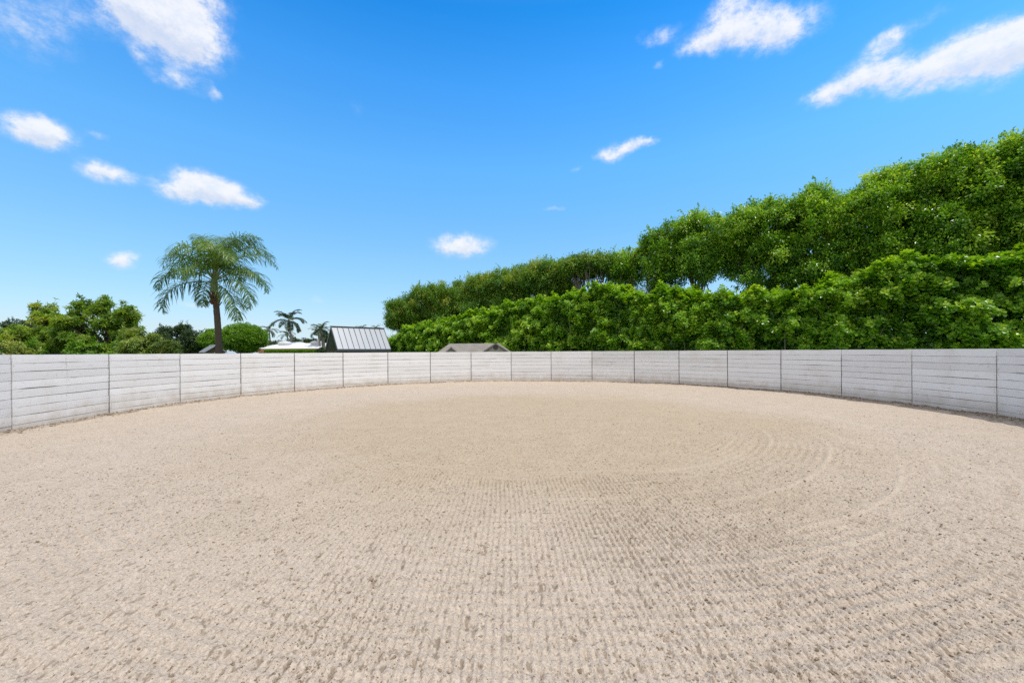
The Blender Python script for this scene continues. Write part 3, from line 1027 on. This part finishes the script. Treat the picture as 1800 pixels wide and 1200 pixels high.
def crown_tree(name, label, cat, base, ells, nleaf, leaf, mat, bark, group=None, trunk_r=.16, fork=1.6, clump=(.5, .9), per=420, sprigs=40,
               nlimb=14, droop=.35, tint0=.42, tintv=.2, kind='quad', rosette=0, stems=1, spread=.3, shell=.5, zmin=.5, tip=.0, sprig_len=(.25, .6), upbias=.9, tuft=0):
    """trunk with limbs carrying clumps of leaf-sized faces; ells = crown lobes (x, y, z, rx, ry, rz, weight) in metres"""
    root = thing(name, label, cat, (base[0], base[1], 0), group)
    el = np.array(ells, float)
    wgt = el[:, 6] / el[:, 6].sum()
    ncl = max(8, nleaf // per)
    which = rng.choice(len(el), ncl, p=wgt)
    dr = rand_dir(ncl)
    rad = shell + (1 - shell) * rng.random(ncl) ** .6
    C = el[which, :3] + dr * rad[:, None] * el[which, 3:6]
    C = C[C[:, 2] > zmin]
    ncl = len(C)
    cr = rng.uniform(clump[0], clump[1], ncl)
    # skeleton
    sk = MB()
    tops = []
    for s_ in range(stems):
        f = np.array([base[0] + rng.normal(0, spread), base[1] + rng.normal(0, spread), fork + rng.normal(0, .2)])
        b0 = (base[0] + rng.normal(0, .12) * (stems > 1), base[1] + rng.normal(0, .12) * (stems > 1), -.05)
        limb(sk, b0, f, trunk_r / math.sqrt(stems), trunk_r * .75 / math.sqrt(stems), .04, 6, 8)
        tops.append(f)
    tops = np.array(tops)
    order = rng.permutation(ncl)[:nlimb]
    for i in order:
        f = tops[np.argmin(np.linalg.norm(tops[:, :2] - C[i, :2], axis=1) + rng.random(len(tops)))]
        p = limb(sk, f, C[i], trunk_r * .5 / math.sqrt(stems), .018, .10)
        near = np.argsort(np.linalg.norm(C - C[i], axis=1))[1:5]
        for j in near:
            limb(sk, p[rng.integers(3, 6)], C[j], trunk_r * .16, .010, .12, 5, 4)
    sk.build('trunk', bark, root, True)
    # leaves
    mb = MB()
    L0, W0 = leaf
    centre = (el[:, :3] * wgt[:, None]).sum(0)
    def put(P, outw, tn):
        n = len(P)
        if rosette:
            ax = unit(outw * .7 + np.array([0, 0, .55]) + rng.normal(0, .35, (n, 3)))
            e1 = unit(np.cross(ax, rand_dir(n))); e2 = np.cross(ax, e1)
            for k in range(rosette):
                a = 2 * math.pi * (k + rng.random(n) * .5) / rosette
                rad_ = np.cos(a)[:, None] * e1 + np.sin(a)[:, None] * e2
                lift = rng.uniform(-.25, .75, n)[:, None]
                A = unit(rad_ + ax * lift - np.array([0, 0, droop]) * .4)
                N = unit(ax - A * (ax * A).sum(1)[:, None] + rng.normal(0, .15, (n, 3)))
                leaves(mb, P + ax * rng.uniform(-.04, .04, n)[:, None], A, N, L0 * rng.uniform(.7, 1.15, n), W0 * rng.uniform(.8, 1.1, n),
                       np.clip(tn + rng.normal(0, .09, n), 0, 1), kind, curl=.08)
        else:
            A = unit(outw * .8 + rand_dir(n) * .9 - np.array([0, 0, droop]))
            N = unit(np.array([0, 0, upbias]) + outw * .5 + rand_dir(n) * .75)
            leaves(mb, P, A, N, L0 * rng.uniform(.65, 1.2, n), W0 * rng.uniform(.75, 1.15, n), np.clip(tn + rng.normal(0, .12, n), 0, 1), kind)
    div = max(1, rosette)
    w_ = cr ** 2; w_ /= w_.sum()
    cnt = rng.multinomial(int(nleaf / div), w_)
    ci = np.repeat(np.arange(ncl), cnt)
    n = len(ci)
    if tuft:
        # leaves gather at twig ends inside every clump
        K = 16
        td = rand_dir(ncl * K).reshape(ncl, K, 3)
        tl = .35 + .65 * rng.random((ncl, K)) ** .6
        kk = rng.integers(0, K, n)
        dd = td[ci, kk]
        tuft_t = rng.normal(0, .12, (ncl, K))[ci, kk]
        P = C[ci] + dd * (cr[ci] * tl[ci, kk])[:, None] * np.array([1, 1, .8]) + rng.normal(0, tuft, (n, 3))
    else:
        dd = rand_dir(n)
        tuft_t = 0
        rr = cr[ci] * (.25 + .75 * rng.random(n) ** .45)
        P = C[ci] + dd * rr[:, None] * np.array([1, 1, .78])
    outw = unit(dd * .75 + unit(P - centre) * .6)
    ctint = rng.normal(0, tintv * .6, ncl)
    tn = tint0 + tuft_t + ctint[ci] + rng.normal(0, tintv * .4, n) + tip * np.clip((P[:, 2] - centre[2]) / (el[:, 5].max() + .01), -1, 1)
    ok = P[:, 2] > zmin * .6
    put(P[ok], outw[ok], tn[ok])
    # sprigs that break the outline
    hi = np.argsort(-(C[:, 2] + .3 * rng.normal(size=ncl)))[:max(6, ncl // 2)]
    for k in range(sprigs):
        i = rng.choice(hi)
        o_ = unit((C[i] - centre) * np.array([1, 1, 1.3]) / (np.linalg.norm(C[i] - centre) + .1) + rng.normal(0, .35, 3) + np.array([0, 0, .55]))
        b = C[i] + o_ * cr[i] * .75
        ln = rng.uniform(*sprig_len)
        tt = np.linspace(0, 1, 5)[:, None]
        p = b + o_ * ln * tt - np.array([0, 0, ln * .25]) * tt ** 2
        mb.tube(p, np.linspace(.008, .004, 5), 3, mi=1)
        m = int(ln * 24 / div) + 3
        u = rng.random(m)
        q = b + o_ * ln * u[:, None] - np.array([0, 0, ln * .25]) * (u ** 2)[:, None]
        put(q + rng.normal(0, .03, (m, 3)), unit(o_ * .5 + rand_dir(m)), np.full(m, tint0 + tip + rng.normal(0, .1)))
    mb.build('crown', [mat, bark], root)
    return root


def build_hedge():
    D = 26.6
    n = np.array([.53, .85]) / math.hypot(.53, .85); tdir = np.array([n[1], -n[0]])
    xa, za = row_pt(690, D); xb, zb = row_pt(1960, D)
    A = np.array([xa, za]); L = np.linalg.norm(np.array([xb, zb]) - A)
    keys = [(690, 600), (715, 592), (745, 577), (800, 565), (850, 553), (900, 540), (960, 529), (1030, 520), (1060, 512), (1120, 516), (1200, 517), (1260, 519), (1330, 520), (1420, 510), (1500, 488), (1560, 470), (1650, 459), (1730, 458), (1800, 447), (1960, 440)]
    ks, kh = [], []
    for px, py in keys:
        x, z = row_pt(px, D)
        ks.append((np.array([x, z]) - A) @ tdir); kh.append(up(px, py, z))
    root = thing('clusia_hedge', 'long tall hedge of glossy rounded leaves running right behind the white fence', 'hedge', (*(A + tdir * L * .6), 0))
    N = 19000
    s = rng.uniform(-.4, L, N)
    top = np.interp(s, ks, kh) + .22 * (fbm(s * 1.3, s * 0, 5, 2) - .5) * 2
    w = 1.25
    # cross-section: up the front, over the top, down the back
    tt = rng.random(N)
    q = np.where(rng.random(N) < .68, 0, np.where(rng.random(N) < .75, 1, 2))
    d_ = np.where(q == 0, -w, np.where(q == 1, rng.uniform(-w, w, N), w))
    zz = np.where(q == 1, top, .35 + (top - .35) * tt ** .75)
    fr = zz / top
    d_ = np.where(q == 0, -w * np.clip(1 - np.clip((fr - .78) / .22, 0, 1) ** 2 * .55, 0, 1) + .25 * (1 - np.clip(fr * 2, 0, 1)), d_)
    lump = (fbm(s * .75, zz * .75 + d_ * .5, 14, 2) - .5) * 1.2 + (fbm(s * 2.0, zz * 2.0 + d_, 24, 2) - .5) * 1.35 + .35 * (rng.random(N) > .93) * rng.random(N)
    dep = rng.random(N) ** 2.2 * .55
    outd = np.where(q == 0, -1, np.where(q == 1, 0, 1))
    outz = np.where(q == 1, 1.0, .25)
    sx = lump - dep
    d_ = d_ + outd * sx
    zz = zz + np.where(q == 1, sx * .85, 0)
    P = np.column_stack([A[0] + tdir[0] * s + n[0] * d_, A[1] + tdir[1] * s + n[1] * d_, zz])
    out = unit(np.column_stack([n[0] * outd, n[1] * outd, outz]) + rng.normal(0, .3, (N, 3)))
    okk = (P[:, 2] > .3)
    P, out, sx, dep_ = P[okk], out[okk], sx[okk], dep[okk]
    N = len(P)
    mb = MB()
    ax = unit(out * .8 + np.array([0, 0, .6]) + rng.normal(0, .28, (N, 3)))
    e1 = unit(np.cross(ax, rand_dir(N))); e2 = np.cross(ax, e1)
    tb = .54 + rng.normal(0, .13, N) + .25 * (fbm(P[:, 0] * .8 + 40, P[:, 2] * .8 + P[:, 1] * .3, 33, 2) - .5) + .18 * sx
    nl = 9
    for k in range(nl):
        inner = k >= 6
        a = 2 * math.pi * (k + rng.random(N) * .6) / (3 if inner else 6)
        rad_ = np.cos(a)[:, None] * e1 + np.sin(a)[:, None] * e2
        lift = (rng.uniform(.5, 1.3, N) if inner else rng.uniform(-.25, .45, N))[:, None]
        Ax = unit(rad_ + ax * lift)
        Nn = unit(ax - Ax * (ax * Ax).sum(1)[:, None] * .9 + rng.normal(0, .14, (N, 3)))
        sc = .72 if inner else 1.0
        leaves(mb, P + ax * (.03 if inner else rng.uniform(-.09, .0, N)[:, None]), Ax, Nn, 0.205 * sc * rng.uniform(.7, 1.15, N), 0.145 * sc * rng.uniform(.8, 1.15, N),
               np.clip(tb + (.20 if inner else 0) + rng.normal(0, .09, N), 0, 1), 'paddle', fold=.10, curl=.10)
    # inner foliage
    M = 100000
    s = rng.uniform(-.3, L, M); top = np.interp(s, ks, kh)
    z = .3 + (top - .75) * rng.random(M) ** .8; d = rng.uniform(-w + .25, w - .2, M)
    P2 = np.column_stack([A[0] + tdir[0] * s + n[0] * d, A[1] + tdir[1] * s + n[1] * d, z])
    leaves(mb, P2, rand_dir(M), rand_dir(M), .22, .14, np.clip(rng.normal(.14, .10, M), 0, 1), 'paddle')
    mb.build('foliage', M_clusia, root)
    st = MB()
    for k in range(62):
        s0 = L * (k + rng.random() * .6) / 62
        b = A + tdir * s0 + n * rng.normal(0, .3)
        hgt = np.interp(s0, ks, kh)
        for j in range(3):
            e = b + tdir * rng.normal(0, .5) + n * rng.uniform(-1.0, .6)
            limb(st, (b[0], b[1], -.05), (e[0], e[1], hgt * rng.uniform(.45, .70)), .04, .012, .06, 6, 5)
    st.build('stem', M_greybark, root, True)


FICUS = [  # photo column, top row, bottom row of crown, half width (m), label
    (710, 519, 575, 1.15, 'end tree of the ficus row, olive tipped crown reaching low beside the pavilion roof', 'olive'),
    (750, 494, 582, 1.9, 'second ficus from the pavilion end of the row, olive tips over dark trunks', 'olive'),
    (798, 484, 576, 1.9, 'third ficus from the pavilion end of the row, above the shed ridge', 'olive'),
    (848, 472, 568, 1.9, 'fourth ficus from the pavilion end of the row, above the round vent gable', 'olive'),
    (900, 459, 556, 1.9, 'fifth ficus from the pavilion end of the row, dense olive green crown', 'olive'),
    (962, 447, 532, 2.0, 'sixth ficus from the pavilion end, just left of the bare fanning limbs', 'olive'),
    (1040, 436, 482, 2.1, 'vase shaped ficus with bare fanning limbs and open sky beneath its crown', 'olive'),
    (1098, 436, 500, 1.1, 'slender thin ficus linking the vase shaped tree and the taller trees', 'green'),
    (1160, 396, 510, 1.6, 'first tall bright green ficus, open airy crown beside the gap of sky', 'green'),
    (1238, 360, 492, 1.85, 'second tall ficus, just left of the sky gap above the hedge', 'green'),
    (1346, 341, 512, 2.0, 'third tall ficus, dense crown just right of the sky gap above the hedge', 'green'),
    (1430, 316, 550, 1.9, 'fourth tall ficus in the dense right part of the row', 'green'),
    (1540, 285, 540, 1.9, 'fifth tall ficus with a domed crown and long sprigs on top', 'green'),
    (1665, 253, 520, 1.9, 'sixth tall ficus, broad dense crown with glints of pale leaves', 'green'),
    (1800, 226, 490, 1.8, 'tallest ficus at the right edge of the photo', 'green'),
]


def build_ficus_row():
    D = 29.6
    for i, (px, ty, by, hw, label, kd) in enumerate(FICUS):
        x, z = row_pt(px, D)
        zt = up(px, ty, z) - (.62 if px < 1500 else .30); zb = up(px, by, z)
        H = zt - zb
        big = kd == 'green'
        c = (zt + zb) / 2
        ells = [(x, z, zb + H * .60, hw, 1.7, H * .38, 1.0), (x + rng.normal(0, .3), z - .4, zb + H * .30, hw * .98, 1.7, H * .33, .9),
                (x + rng.normal(0, .5), z, zt - H * .20, hw * .95, 1.3, H * .15, .45)]
        n = 52000
        hw = hw * 1.25
        kw = dict(trunk_r=.17, fork=max(2.0, zb * .72), nlimb=16, stems=3, spread=.35)
        if px == 1040:
            ells = [(x, z, zb + H * .5, 2.0, 1.5, H * .36, 1), (x - 1.0, z, zb + H * .35, 1.2, 1.3, H * .28, .5)]
            n = 30000
            kw = dict(trunk_r=.2, fork=3.3, nlimb=26, stems=7, spread=.38)
        if px == 1098:
            ells = [(x, z, zb + H * .62, .95, 1.0, H * .33, 1), (x + .2, z, zb + H * .25, .8, 1.0, H * .2, .35)]
            n = 15000
            kw = dict(trunk_r=.09, fork=3.4, nlimb=10, stems=2, spread=.3)
        if px == 1346:
            ells.append((x - 1.7, z - .2, zt - H * .34, 1.2, 1.3, H * .24, .35)); n = 66000
        if px == 1160: n = 30000
        if px == 1238: n = 42000
        if px > 1400: n = 70000
        if px > 1500: n = 85000
        if px < 760:
            ells.append((x + .1, z - .5, 2.6, hw * .9, 1.3, 2.0, .8)); n = 68000
        crown_tree('ficus_tree', label, 'tree', (x, z), ells, n, (.165, .085) if big else (.145, .075), M_ficus if big else M_olive, M_greybark,
                   'ficus trees in a row behind the hedge', clump=(.4, .85) if big else (.36, .75), per=430, sprigs=46 if big else 34,
                   tuft=.13, tint0=.52 if big else .55, tintv=.30, tip=.06 if big else .10, sprig_len=(.25, .75), **kw)


def frond(mb, ra, base, az, el, L, droop, leaflet, nl=46, plume=.5, lw=.03, tint=.5, hang=.5, lat=0.0, seg=2, dexp=1.5):
    """pinnate palm leaf: arching rachis with leaflets down both sides"""
    n = 26
    t = np.linspace(0, 1, n)
    d = np.array([math.cos(az) * math.cos(el), math.sin(az) * math.cos(el), math.sin(el)])
    pts = [np.array(base, float)]
    side0 = np.array([-math.sin(az), math.cos(az), 0])
    ang = el
    for i in range(1, n):
        ang = el - droop * (t[i] ** dexp)
        dirv = np.array([math.cos(az) * math.cos(ang), math.sin(az) * math.cos(ang), math.sin(ang)]) + side0 * lat * t[i]
        pts.append(pts[-1] + dirv / np.linalg.norm(dirv) * L / (n - 1))
    pts = np.array(pts)
    ra.tube(pts, np.linspace(.030, .005, n) * (L / 3), 5)
    u = np.concatenate([np.linspace(.14, 1, nl)] * 2)
    sg = np.repeat([-1, 1], nl)
    u = np.clip(u + rng.normal(0, .008, len(u)), .12, .995)
    P = np.column_stack([np.interp(u, t, pts[:, k]) for k in range(3)])
    T = np.column_stack([np.interp(u, t, np.gradient(pts[:, k])) for k in range(3)]); T = unit(T)
    Sd = unit(np.cross(T, np.array([0, 0, 1.0])) + 1e-6)
    Up = np.cross(Sd, T)
    ll = leaflet * (np.sin(np.clip(u * 1.05, 0, 1) * math.pi) ** .55 * .85 + .25) * rng.uniform(.8, 1.12, len(u))
    A = unit(Sd * sg[:, None] * .8 + T * rng.uniform(.45, .8, len(u))[:, None] + Up * rng.normal(.15, plume, len(u))[:, None])
    m = len(u)
    # strip of segments bending down
    cur = P; dirv = A
    rings = []
    for k in range(seg + 1):
        wdt = lw * (1.0 if k < seg else .15) * (.8 if k == 0 else 1)
        Bv = unit(np.cross(dirv, Up + rng.normal(0, .1, (m, 3))))
        rings.append((cur - Bv * wdt / 2, cur + Bv * wdt / 2))
        cur = cur + dirv * (ll / seg)[:, None]
        dirv = unit(dirv - np.array([0, 0, hang]) * (1 + .3 * k))
    V = np.stack([p for r_ in rings for p in r_], 1)
    K = 2 * (seg + 1)
    q = np.array([[2 * k, 2 * k + 1, 2 * k + 3, 2 * k + 2] for k in range(seg)])
    idx = (np.arange(m)[:, None, None] * K + q[None]).reshape(-1, 4)
    mb.add(V.reshape(-1, 3), idx, tint=np.repeat(np.clip(tint + rng.normal(0, .13, m), 0, 1), K))
    return pts


def build_queen_palm():
    Z = 18.2
    k = Z / F_PX
    base = (at(387, Z), Z)
    root = thing('queen_palm', 'large nearby palm with a stout trunk and drooping feathery fronds over the fence', 'palm tree', (*base, 0))
    top = np.array([at(377.5, Z), Z, up(378, 500, Z)])
    b0 = np.array([base[0] + .02, Z, -.05])
    t = np.linspace(0, 1, 60)[:, None]
    p = b0 + (top - b0) * t + np.array([.05, 0, 0]) * np.sin(t * math.pi)
    rad = np.interp(t[:, 0], [0, .05, .5, .9, 1], [.18, .138, .128, .11, .098]) * (1 + .035 * (np.arange(60) % 2))
    tr = MB(); tr.tube(p, rad, 14, wob=.03)
    tr.build('trunk', M_bark, root, True)
    # old leaf bases under the crown
    bo = MB()
    zc = up(378, 524, Z)
    for j in range(46):
        a = rng.uniform(0, 6.28); zz = zc + rng.uniform(-.24, .20)
        ax_x = np.interp(zz, [b0[2], top[2]], [b0[0], top[0]])
        r0 = .13
        d = np.array([math.cos(a), math.sin(a), 0])
        s = np.array([ax_x, Z, zz - .1]) + d * r0
        e = s + d * rng.uniform(.03, .12) + np.array([0, 0, rng.uniform(.12, .24)])
        bo.beam(s, e, .085, .03, upv=d)
    bo.build('leaf_base', M_boot, root)
    sh = MB()
    sh.tube([top + np.array([0, 0, -.35]), top, top + np.array([0, 0, .45]), top + np.array([.02, 0, .9])], [.15, .13, .09, .04], 10)
    sh.build('crownshaft', M_rachis, root, True)
    D = math.radians
    # azimuth (0 = photo right, 90 = away, -90 = towards camera), elevation, length, droop, twist, tint
    FR = [(178, 30, 3.0, 100, .0, .5), (190, 6, 2.9, 105, .0, .42), (172, 56, 3.1, 140, .0, .5), 
          (228, 58, 2.5, 140, 0, .62), (250, 72, 2.6, 140, .1, .70), (285, 76, 2.6, 130, .1, .74),
          (320, 62, 2.6, 130, 0, .6), (28, 70, 3.3, 125, .0, .46), (10, 54, 3.2, 110, 0, .46), (-6, 26, 3.1, 100, 0, .45), (40, 84, 3.2, 115, .0, .5),
          (-20, 8, 2.95, 98, 0, .42), (-24, -20, 2.6, 66, .0, .5), (60, 45, 2.6, 120, 0, .4), (95, 55, 2.8, 130, 0, .4),
          (85, 84, 3.0, 95, .1, .5), (100, 80, 3.1, 72, .0, .5), (150, 86, 3.2, 105, .0, .5), (20, 86, 3.1, 100, .0, .48), (270, 36, 2.1, 115, 0, .6), (140, 15, 2.5, 112, 0, .42)]
    for (az, el, L, dr, lat, tn) in FR:
        m, r = MB(), MB()
        a = D(az + rng.normal(0, 3))
        b = top + np.array([math.cos(a) * .07, math.sin(a) * .07, .05 + .25 * max(0, math.sin(D(el)))])
        frond(m, r, b, a, D(el), L * .99, D(dr * 1.1), .68, 76, .5, .028, tn, .62, lat, seg=3, dexp=1.9)
        f = m.build('frond', M_palm, root)
        r.build('rachis', M_rachis, f, True)


def build_coconut(px, top_y, Z, Lf, label, nf=17, base_px=None, trunk_r=.14, windy=.0, dense=26, seed=1, droopk=1.1):
    base_px = px if base_px is None else base_px
    root = thing('coconut_palm', label, 'palm tree', (at(base_px, Z), Z, 0), 'distant palms above the rooflines')
    top = np.array([at(px, Z), Z, up(px, top_y, Z)])
    b0 = np.array([at(base_px, Z), Z, -.05])
    t = np.linspace(0, 1, 14)[:, None]
    p = b0 + (top - b0) * t + np.array([.25, 0, 0]) * np.sin(t * math.pi)
    tr = MB(); tr.tube(p, np.linspace(trunk_r * 1.4, trunk_r * .8, 14), 8, wob=.03)
    tr.build('trunk', M_greybark, root, True)
    m, r = MB(), MB()
    for i in range(nf):
        a = 2 * math.pi * i / nf * 2.4 + rng.normal(0, .2)
        el = math.radians(80 - 105 * (i / nf) ** .9 + rng.normal(0, 5))
        frond(m, r, top, a, el, Lf * rng.uniform(.85, 1.08), math.radians(70 + 25 * rng.random()) * droopk, Lf * .24, dense, 0.12, .085 * Lf / 3, .45 + rng.normal(0, .1), .75, windy)
    c = m.build('crown', M_farpalm, root)
    r.build('rachis', M_rachis, c, True)
    return root


def build_background():
    def ell(px, py, Z, rpx, rpy, ry, w=1.0):
        k = Z / F_PX
        return (at(px, Z), Z, up(px, py, Z), rpx * k, ry, rpy * k, w)
    Z = 22.5
    crown_tree('yellow_leaved_tree', 'olive yellow tree leaning out leftmost behind the fence, ragged rosettes of leaves', 'tree', (at(78, Z), Z),
               [ell(70, 592, Z, 40, 24, 1.3, 1), ell(72, 548, Z, 13, 16, .5, .22), ell(92, 572, Z, 24, 18, .9, .35), ell(45, 596, Z, 20, 18, .9, .5), ell(75, 612, Z, 34, 12, 1.0, .4)],
               17000, (.20, .07), M_mango, M_bark, 'yellowish fruit trees at the left', clump=(.2, .42), per=200, rosette=7, sprigs=26, tint0=.72, tintv=.3, fork=1.9, zmin=.9, nlimb=18, shell=.3)
    Z = 21.5
    crown_tree('yellow_leaved_tree', 'taller rounder yellow green tree with its dark trunk showing above the fence', 'tree', (at(188, Z), Z),
               [ell(172, 580, Z, 46, 36, 1.5, 1), ell(155, 546, Z, 26, 16, .9, .3), ell(186, 541, Z, 18, 17, .8, .25), ell(214, 566, Z, 26, 26, 1.1, .55), ell(130, 594, Z, 26, 24, 1.0, .45), ell(238, 598, Z, 18, 20, 1.0, .3), ell(170, 614, Z, 60, 10, 1.0, .35)],
               24000, (.20, .07), M_mango, M_bark, 'yellowish fruit trees at the left', clump=(.17, .36), per=200, rosette=7, sprigs=36, tint0=.6, tintv=.3, fork=2.3, trunk_r=.14, zmin=.9, nlimb=24, shell=.3)
    Z = 19.0
    crown_tree('pale_shrub', 'pale yellow green shrub with curling leaves right of the yellow trees', 'shrub', (at(252, Z), Z),
               [ell(252, 613, Z, 34, 22, .8, 1), ell(240, 600, Z, 16, 14, .5, .3), ell(294, 614, Z, 14, 12, .5, .3)], 7500, (.20, .06), M_pale, M_bark, clump=(.2, .36), per=160, rosette=7, sprigs=12, tint0=.5, tintv=.25, fork=.9, trunk_r=.06, zmin=.5)
    Z = 17.8
    crown_tree('silvery_shrub', 'silvery pale shrub just over the fence at the far left corner', 'shrub', (at(8, Z), Z),
               [ell(8, 619, Z, 30, 15, .7, 1)], 3400, (.10, .05), M_pale, M_bark, clump=(.16, .3), per=220, sprigs=12, tint0=.72, tintv=.3, fork=.9, trunk_r=.06, zmin=.5)
    Z = 20.0
    for px, lab in ((42, 'small bright green shrub at the foot of the leftmost yellow tree'), (150, 'low bright green shrub between the two yellow tree trunks'), (206, 'low bright green shrub right of the dark tree trunk')):
        crown_tree('green_shrub', lab, 'shrub', (at(px, Z), Z), [ell(px, 618, Z, 24, 14, .6, 1)], 1500, (.2, .06), M_ball, M_bark, 'low shrubs under the yellow trees', clump=(.18, .3), per=120, rosette=7,
                   sprigs=5, tint0=.45, tintv=.25, fork=.8, trunk_r=.05, zmin=.5)
    Z = 42
    crown_tree('dark_tree', 'dark green tree at the left edge behind the yellow trees', 'tree', (at(5, Z), Z), [ell(2, 590, Z, 42, 34, 2.4, 1), ell(40, 595, Z, 26, 28, 2, .5), ell(-40, 592, Z, 30, 30, 2, .5)],
               20000, (.17, .10), M_dark, M_bark, 'dark trees in the background', clump=(.4, .75), sprigs=26, tint0=.5, fork=2)
    Z = 43
    crown_tree('dark_tree', 'dark broad tree between the yellow trees and the nearest palm trunk', 'tree', (at(322, Z), Z),
               [ell(318, 600, Z, 44, 26, 2.2, 1), ell(302, 590, Z, 22, 17, 1.3, .35), ell(350, 600, Z, 24, 24, 1.6, .4), ell(278, 604, Z, 26, 20, 1.5, .4), ell(345, 612, Z, 26, 12, 1.6, .4)],
               34000, (.18, .085), M_dark, M_bark, 'dark trees in the background', clump=(.35, .65), sprigs=46, tint0=.5, fork=1.6, tintv=.3)
    Z = 33
    crown_tree('clipped_tree', 'rounded bright green clipped tree right of the nearest palm trunk', 'tree', (at(428, Z), Z),
               [ell(429, 595, Z, 32, 23, 1.7, 1), ell(416, 592, Z, 22, 18, 1.2, .3), ell(443, 592, Z, 17, 17, 1.1, .3)],
               46000, (.11, .075), M_ball, M_bark, 'clipped round trees', clump=(.22, .4), per=170, sprigs=4, tint0=.5, shell=.82, fork=1.5, sprig_len=(.08, .16), droop=.1)
    Z = 42.5
    crown_tree('clipped_tree', 'smaller yellow green clipped tree half hidden behind the nearest palm trunk', 'tree', (at(376, Z), Z),
               [ell(377, 599, Z, 20, 20, 1.3, 1)], 16000, (.12, .085), M_ball, M_bark, 'clipped round trees', clump=(.2, .4), per=170, sprigs=4, tint0=.62, shell=.8, fork=1.3, sprig_len=(.08, .16), droop=.1)
    # palms
    build_coconut(508, 563, 68, 2.95, 'tallest distant coconut palm with windswept crown in front of the white roof', 19, 511, windy=.2, dense=40)
    build_coconut(505, 588, 92, 2.3, 'small hazy palm behind the white roof left of the tall palm trunk', 14)
    build_coconut(473, 580, 84, 2.2, 'slim dark palm beside the round clipped tree', 14)
    build_coconut(565, 579, 52, 1.55, 'full dark palm with thick trunk beside the pavilion gable', 22, 566, .20, dense=26)
    build_coconut(559, 584, 60, 1.6, 'thin second palm just left of the thick trunked palm', 13, 560)
    build_coconut(636, 578, 95, 1.9, 'palm crown peeking over the middle of the pavilion ridge', 13)
    build_coconut(661, 577, 95, 1.6, 'palm crown peeking over the right end of the pavilion ridge', 12)
    # bushes beyond the roofs
    for px, py, w, h, Z, lab in ((488, 606, 15, 9, 80, 'far dark bush at the left end of the white roof'), (524, 606, 19, 12, 80, 'far green bush between the two skylights'), (548, 605, 12, 9, 82, 'far bush left of the right skylight'), (580, 600, 12, 14, 70, 'far green bush between the palm and the pavilion')):
        crown_tree('distant_bush', lab, 'bush', (at(px, Z), Z), [ell(px, py, Z, w, h, 1.5, 1)], 3800, (.26, .15), M_dark, M_bark, 'far bushes behind the white roof', clump=(.35, .7), per=150, sprigs=8, tint0=.7, fork=1)
    Z = 42
    crown_tree('feathery_tree', 'grey green feathery tree far behind, seen in the sky gap over the hedge', 'tree', (at(1113, Z), Z), [ell(1113, 512, Z, 30, 18, 1.5, 1)], 3600, (.16, .05), M_dark, M_greybark, clump=(.35, .7), per=120, sprigs=30, tint0=.9, fork=4)
    Z = 40
    crown_tree('small_bush', 'small dark clipped bush at the foot of the thick trunked palm', 'bush', (at(566, Z), Z), [ell(566, 617, Z, 8, 6, .5, 1)], 2600, (.08, .05), M_dark, M_bark, clump=(.12, .2), per=120, sprigs=2, tint0=.6, fork=.8, trunk_r=.05, sprig_len=(.05, .1))
    # low clipped hedge before the white house
    Z = 44
    root = thing('low_clipped_hedge', 'low flat topped light green hedge in front of the white roofed house', 'hedge', (at(522, Z), Z, 0))
    xa, xb = at(468, Z), at(596, Z)
    zt = up(520, 616.0, Z)
    n = 26000
    x = rng.uniform(xa, xb, n); f = rng.random(n)
    y = np.where(f < .5, Z - .4 + rng.normal(0, .04, n), Z + rng.uniform(-.4, .4, n)); z = np.where(f < .5, zt * rng.random(n) ** .6, zt + rng.normal(0, .03, n))
    m = MB(); P = np.column_stack([x, y, z])
    leaves(m, P, unit(rand_dir(n) + np.array([0, -.4, .5])), unit(rand_dir(n) + np.array([0, -.3, .8])), .12, .07, np.clip(rng.normal(.5, .2, n), 0, 1))
    m.build('foliage', M_ball, root)
    s = MB()
    for k in range(24):
        xx = xa + (xb - xa) * (k + .5) / 24
        limb(s, (xx, Z, 0), (xx + rng.normal(0, .1), Z, zt * .8), .03, .01, .04, 5, 5)
    s.build('stem', M_bark, root)


build_pavilion()
build_shed()
build_white_house()
build_hut()
build_queen_palm()
build_background()
build_hedge()
build_ficus_row()
